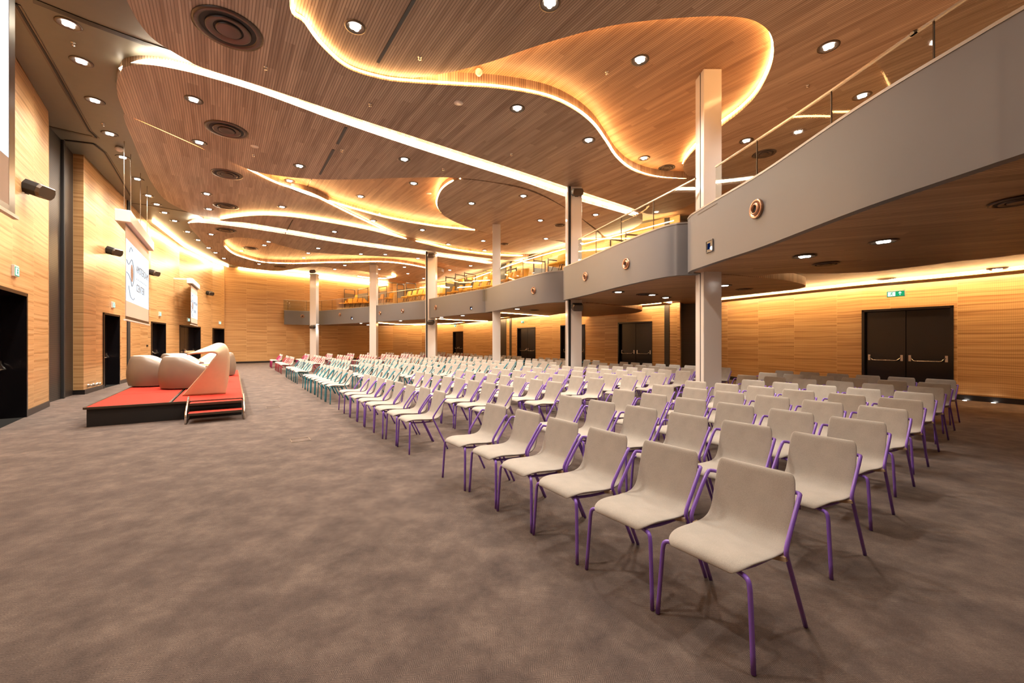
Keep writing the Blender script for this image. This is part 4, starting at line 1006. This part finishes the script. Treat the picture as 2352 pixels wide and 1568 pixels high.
for nm, P, lab in (('floor_socket', (-3.05, 5.9), 'flush rectangular floor box in the open carpet'), ('floor_socket', (-5.2, 8.9), 'flush floor box beside the stage')):
    bm = bmesh.new(); a = 0.11
    for c, s in (((0, a, 0.002), (0.24, 0.008, 0.004)), ((0, -a, 0.002), (0.24, 0.008, 0.004)), ((0.12, 0, 0.002), (0.008, 0.22, 0.004)), ((-0.12, 0, 0.002), (0.008, 0.22, 0.004))): box(bm, c, s)
    o = mk(nm, bm, M['bronze']); o.location = (P[0], P[1], 0); o.rotation_euler.z = 0.6; tag(o, lab, 'floor box')

# ------------------------------------------------------------------ conference chairs
def shell_bm():
    prof = [(0.262, 0.388), (0.250, 0.402), (0.225, 0.413), (0.17, 0.416), (0.09, 0.410), (0.01, 0.402), (-0.07, 0.398), (-0.125, 0.402), (-0.168, 0.418), (-0.196, 0.446), (-0.212, 0.48), (-0.224, 0.53),
            (-0.238, 0.59), (-0.252, 0.65), (-0.263, 0.70), (-0.268, 0.728), (-0.271, 0.742)]
    hw = [0.150, 0.172, 0.187, 0.200, 0.209, 0.213, 0.213, 0.212, 0.210, 0.208, 0.206, 0.204, 0.203, 0.202, 0.199, 0.192, 0.178]
    bm = bmesh.new(); nx = 10; T, Bt = [], []
    for i, ((y, z), w_) in enumerate(zip(prof, hw)):
        a = Vector(prof[max(i-1, 0)]); b = Vector(prof[min(i+1, len(prof)-1)]); d = (b-a).normalized(); nrm = Vector((-d.y, d.x))
        if nrm.y < 0 and i < 8: nrm = -nrm
        if i >= 8 and nrm.x < 0: nrm = -nrm
        R1, R2 = [], []
        seat = max(0, 1 - i/7.0); back = max(0, (i-8)/8.0)
        for j in range(nx+1):
            s = -1 + 2*j/nx; x = w_*math.sin(s*math.pi/2*0.98)
            e = abs(s)**3
            dish = 0.012*s*s*(1 if i > 2 else 0.3)
            th = 0.017*(1 - e*0.85)
            if i in (0, len(prof)-1): th *= 0.35
            P = Vector((x, y, z)) + Vector((0, nrm.x, nrm.y))*dish
            R1.append(bm.verts.new(P + Vector((0, nrm.x, nrm.y))*th)); R2.append(bm.verts.new(P - Vector((0, nrm.x, nrm.y))*th))
        T.append(R1); Bt.append(R2)
    m = len(prof)
    for i in range(m-1):
        for j in range(nx):
            bm.faces.new((T[i][j], T[i][j+1], T[i+1][j+1], T[i+1][j])); bm.faces.new((Bt[i][j], Bt[i+1][j], Bt[i+1][j+1], Bt[i][j+1]))
        for j in (0, nx): bm.faces.new((T[i][j], T[i+1][j], Bt[i+1][j], Bt[i][j]))
    for i in (0, m-1):
        for j in range(nx): bm.faces.new((T[i][j], T[i][j+1], Bt[i][j+1], Bt[i][j]))
    for f in bm.faces: f.smooth = True
    return bm
def leg_front(bm, s, n=8, mat=0):
    tube(bm, [(s*0.13, 0.20, 0.385), (s*0.185, 0.222, 0.385), (s*0.205, 0.232, 0.378), (s*0.213, 0.236, 0.355), (s*0.218, 0.238, 0.30), (s*0.236, 0.250, 0.004)], 0.0108, n, 3 if n > 6 else 1, mat)
def leg_rear(bm, s, n=8, mat=0):
    if s < 0: s = -0.93
    tube(bm, [(s*0.165, -0.268, 0.645), (s*0.205, -0.262, 0.652), (s*0.232, -0.245, 0.655), (s*0.243, -0.215, 0.64), (s*0.246, -0.11, 0.50), (s*0.247, -0.078, 0.452), (s*0.2475, -0.069, 0.425), (s*0.248, -0.077, 0.395), (s*0.2485, -0.10, 0.35), (s*0.252, -0.27, 0.004)], 0.0108, n, 3 if n > 6 else 1, mat)
def frame_bm(bm, n=6, mat=0):
    for s in (-1, 1): tube(bm, [(s*0.13, 0.20, 0.378), (s*0.15, 0.06, 0.370), (s*0.165, -0.085, 0.372)], 0.009, n, 3, mat)
    tube(bm, [(-0.15, 0.19, 0.383), (0.15, 0.19, 0.383)], 0.009, n, 1, mat); tube(bm, [(-0.165, -0.085, 0.372), (0.165, -0.085, 0.372)], 0.009, n, 1, mat)
SHELL = None
def make_chair(colname):
    global SHELL
    r = empty('conference_chair')
    if SHELL is None:
        s = mk('upholstered_shell', shell_bm(), M['fab']); s.modifiers.new('round', 'SUBSURF').levels = 1
        SHELL = bpy.data.meshes.new_from_object(s.evaluated_get(bpy.context.evaluated_depsgraph_get())); s.modifiers.clear(); s.data = SHELL; s.parent = r
        for p_ in SHELL.polygons: p_.use_smooth = True
    else: s = bpy.data.objects.new('upholstered_shell', SHELL); COL.objects.link(s); s.parent = r
    for sgn in (-1, 1):
        bm = bmesh.new(); leg_front(bm, sgn); mk('front_leg', bm, M[colname], r)
        bm = bmesh.new(); leg_rear(bm, sgn); mk('rear_leg', bm, M[colname], r)
    bm = bmesh.new(); frame_bm(bm); mk('underframe', bm, M[colname], r)
    for sgn in (-1, 1):
        bm = bmesh.new(); box(bm, (sgn*0.200, -0.074, 0.388), (0.07, 0.04, 0.02), ry=sgn*-0.2); mk('side_bracket', bm, M['tan'], r)
    bm = bmesh.new()
    tube(bm, [(0.19, 0.09, 0.385), (0.215, 0.08, 0.375), (0.222, 0.06, 0.37), (0.205, 0.04, 0.374), (0.222, 0.02, 0.37), (0.212, -0.005, 0.375), (0.19, -0.01, 0.385)], 0.0035, 5, 3); mk('linking_clip', bm, M['steel'], r)
    return r
def make_small_chair(colname):
    bm = shell_bm()
    for f in bm.faces: f.material_index = 0
    for sgn in (-1, 1): leg_front(bm, sgn, 5, 1); leg_rear(bm, sgn, 5, 1)
    frame_bm(bm, 4, 1)
    return mk('conference_chair', bm, [M['fab'], M[colname]])
O1 = Vector((1.04, 1.72)); WV = Vector((0.785, 0.643))
BLK = [(0.0, 6, 'purple', 'nearest purple'), (4.10, 8, 'purple', 'second purple'), (9.16, 8, 'teal', 'nearer teal'), (14.69, 7, 'teal', 'farther teal'), (19.85, 7, 'red', 'red'), (24.97, 4, 'magenta', 'farthest magenta')]
DIST = {'purple': 'purple', 'teal': 'teal', 'red': 'red', 'magenta': 'magenta'}
seats = []
for r_ in range(9):
    a = math.radians(34.4 - 0.55*r_); u = Vector((-math.sin(a), math.cos(a))); f = Vector((-u.y, -(-u.x)))   # f faces the stage
    f = Vector((-u.y, u.x))
    base = O1 + WV*r_ + (Vector((0.09, 0.05)) if r_ > 0 else Vector((0, 0)))
    for t0, n, colr, bname in BLK:
        for k in range(n):
            jit = random.Random(r_*1000+int(t0*10)+k)
            fr = base + u*(t0 + 0.522*k + 0.245)          # middle of the front feet
            c = fr - f*0.245 + u*jit.uniform(-0.008, 0.008) + f*jit.uniform(-0.02, 0.02)
            seats.append((c.y, c, f, colr, bname, r_, k, jit.uniform(-0.035, 0.035)))
def col_clear(c): return all(math.hypot(c.x-x, c.y-y) > wd/2+0.30 for x, y, wd in COLS)
seats = [s for s in seats if col_clear(s[1])]
seats.sort(key=lambda s: s[1].length)
protos, smalls = {}, {}
far_bm = None; stuff_tr = []
for i, (_, c, f, colr, bname, r_, k, rot) in enumerate(seats):
    rz = math.atan2(f.y, f.x) - math.pi/2 + rot
    if i >= 300: stuff_tr.append((c, rz, colr)); continue
    if c.length < 15:
        if colr not in protos: protos[colr] = o = make_chair(colr)
        else: o = copy_tree(protos[colr])
    else:
        if colr not in smalls: smalls[colr] = o = make_small_chair(colr)
        else: o = smalls[colr].copy(); COL.objects.link(o)
    o.location = (c.x, c.y, 0); o.rotation_euler = (0, 0, rz)
    tag(o, 'beige chair, %s-legged block, %s row from stage, %s seat from camera side' % (bname, ORD[r_], ORD[k]), 'chair', 'chairs of the %s block' % bname)
if stuff_tr:
    bm = bmesh.new(); cl = list(DIST)
    for c, rz, colr in stuff_tr:
        b2 = shell_bm()
        for sgn in (-1, 1): leg_front(b2, sgn, 4, 1); leg_rear(b2, sgn, 4, 1)
        me = bpy.data.meshes.new('t'); b2.to_mesh(me); b2.free(); me.transform(Matrix.Translation((c.x, c.y, 0)) @ Matrix.Rotation(rz, 4, 'Z'))
        mi = 1 + cl.index(colr); n0 = len(bm.faces); bm.from_mesh(me); bpy.data.meshes.remove(me); bm.faces.ensure_lookup_table()
        for fc in bm.faces[n0:]:
            if fc.material_index == 1: fc.material_index = mi
    o = mk('distant_chairs', bm, [M['fab']] + [M[q] for q in cl]); tag(o, 'mass of the farthest beige chairs with coloured legs before the back wall', 'chairs', kind='stuff')

# ------------------------------------------------------------------ balcony seating
def make_bseat():
    r = empty('auditorium_seat')
    bm = bmesh.new(); box(bm, (0, 0.0, 0.43), (0.48, 0.46, 0.10)); bevel_all(bm, 0.035, 3)
    for f_ in bm.faces: f_.smooth = True
    mk('seat_cushion', bm, M['yellow'], r)
    bm = bmesh.new(); box(bm, (0, -0.25, 0.70), (0.46, 0.09, 0.46), rx=math.radians(14)); bevel_all(bm, 0.035, 3)
    for f_ in bm.faces: f_.smooth = True
    mk('backrest', bm, M['yellow'], r)
    bm = bmesh.new()
    for x in (-0.22, 0.22): tube(bm, [(x, 0.12, 0.0), (x, 0.0, 0.38), (x, -0.24, 0.40)], 0.018, 6, 1)
    mk('seat_frame', bm, M['bronze'], r); return r
bs = make_bseat(); firstb = True
def seat_row(p0, p1, n, h, face, lab0, grp):
    """seats between two plan points at eye-relative height h; pixel-measured row"""
    global firstb
    A, B = Vector(p0), Vector(p1); d = (B-A).normalized()
    rz = math.atan2(d.y, d.x) + (math.pi if face < 0 else 0)
    bm = bmesh.new(); q = Vector((d.y, -d.x))
    a, b = A - d*0.4, B + d*0.4
    P = [a-q*0.35, b-q*0.35, b+q*0.35, a+q*0.35]; prism(bm, P, EYE+BFLOOR, EYE+h); tag(mk('seating_tier', bm, M['tan']), lab0 + ', its stepped floor', 'seating tier', 'tiers under the balcony seats')
    for i in range(n):
        c = A.lerp(B, i/max(1, n-1)); o = bs if firstb else copy_tree(bs); firstb = False
        o.location = (c.x, c.y, EYE+h); o.rotation_euler = (0, 0, rz); o.scale = (min(1, (B-A).length/max(1, n-1)/0.5), 1, 0.84)
        tag(o, 'amber auditorium seat, %s from the left in the %s' % (ORD[i], lab0), 'seat', grp)
def rowpx(x0, y0, x1, y1, h, n, lab, grp):
    y0 += 5; y1 += 5; h += 0.02
    seat_row(gp(x0, y0, h), gp(x1, y1, h), n, h, -1, lab, grp)
rowpx(777, 703, 846, 700, 2.75, 7, 'front row left of fifth column', 'balcony seats left of the fifth column')
rowpx(800, 694, 846, 692, 3.1, 4, 'second row left of fifth column', 'balcony seats left of the fifth column')
rowpx(872, 693, 892, 691, 2.9, 2, 'short row right of fifth column', 'balcony seats right of the fifth column')
rowpx(932, 690, 972, 685, 2.6, 4, 'front row left of fourth column', 'balcony seats left of the fourth column')
rowpx(1014, 684, 1126, 668, 2.6, 7, 'row right of fourth column', 'balcony seats right of the fourth column')
rowpx(1052, 662, 1120, 654, 3.35, 4, 'second row right of fourth column', 'balcony seats right of the fourth column')
rowpx(1160, 657, 1196, 650, 2.6, 3, 'short row right of third column', 'balcony seats right of the third column')
rowpx(1278, 624, 1300, 619, 2.6, 2, 'pair left of second column', 'balcony seats left of the second column')
# tubular guard hoops with woven screens behind the seats
def hoop(x0, y0, x1, y1, h, up, lab, panel=True):
    A, B = Vector(gp(x0, y0, h)), Vector(gp(x1, y1, h)); d = (B-A); L = d.length
    r = empty('guard_rail', (A.x, A.y, EYE+BFLOOR), math.atan2(d.y, d.x), lab, 'guard rail', 'tubular guard rails on the balcony'); t = h - BFLOOR
    bm = bmesh.new(); tube(bm, [(0, 0, 0), (0, 0, t-0.12), (0.03, 0, t-0.03), (0.12, 0, t), (L-0.12, 0, t), (L-0.03, 0, t-0.03), (L, 0, t-0.12), (L, 0, 0)], 0.03, 6, 2); mk('hoop', bm, M['bronze'], r)
    if panel:
        bm = bmesh.new(); box(bm, (L/2, 0, t-0.65), (L-0.06, 0.01, 0.6)); mk('woven_screen', bm, M['mesh'], r)
for a in ((771, 668, 812, 672, 4.15, 0, 'left hoop rail by the farthest seats'), (791, 663, 815, 666, 4.32, 0, 'second hoop rail by the farthest seats'), (822, 665, 845, 662, 4.25, 0, 'hoop rail just left of fifth column'),
          (870, 660, 888, 657, 4.25, 0, 'hoop rail just right of fifth column'), (912, 653, 928, 653, 4.1, 0, 'small hoop rail midway between fifth and fourth columns'), (933, 650, 955, 652, 4.2, 0, 'taller hoop rail left of fourth column'),
          (1024, 636, 1044, 639, 3.9, 0, 'left hoop rail right of fourth column'), (1046, 630, 1072, 634, 4.0, 0, 'middle hoop rail right of fourth column'), (1067, 627, 1092, 631, 4.1, 0, 'right hoop rail right of fourth column'),
          (1162, 622, 1186, 616, 3.7, 0, 'hoop rail right of third column'), (1226, 598, 1252, 601, 4.0, 0, 'hoop rail with woven screen midway between columns'), (1259, 596, 1290, 600, 4.1, 0, 'hoop rail left of second column'),
          (1402, 549, 1440, 555, 3.9, 0, 'left hoop rail between second and first columns'), (1437, 538, 1470, 541, 4.0, 0, 'right hoop rail between second and first columns')):
    hoop(*a)
# upper door and its sign
P, n, _ = wallhit(1458, 560, 0.02); rz = math.atan2(n.x, -n.y)
dr = empty('door_20', (P.x, P.y, EYE+BFLOOR), rz); dr['kind'] = 'structure'
bm = bmesh.new(); box(bm, (0, 0, 1.35), (1.7, 0.04, 2.7)); mk('door_leaf', bm, M['door'], dr)
P, n, _ = wallhit(1451, 527, 0.3); exit_sign(P, n, 0.3, 0.15, 'small lit sign above the upper balcony door')
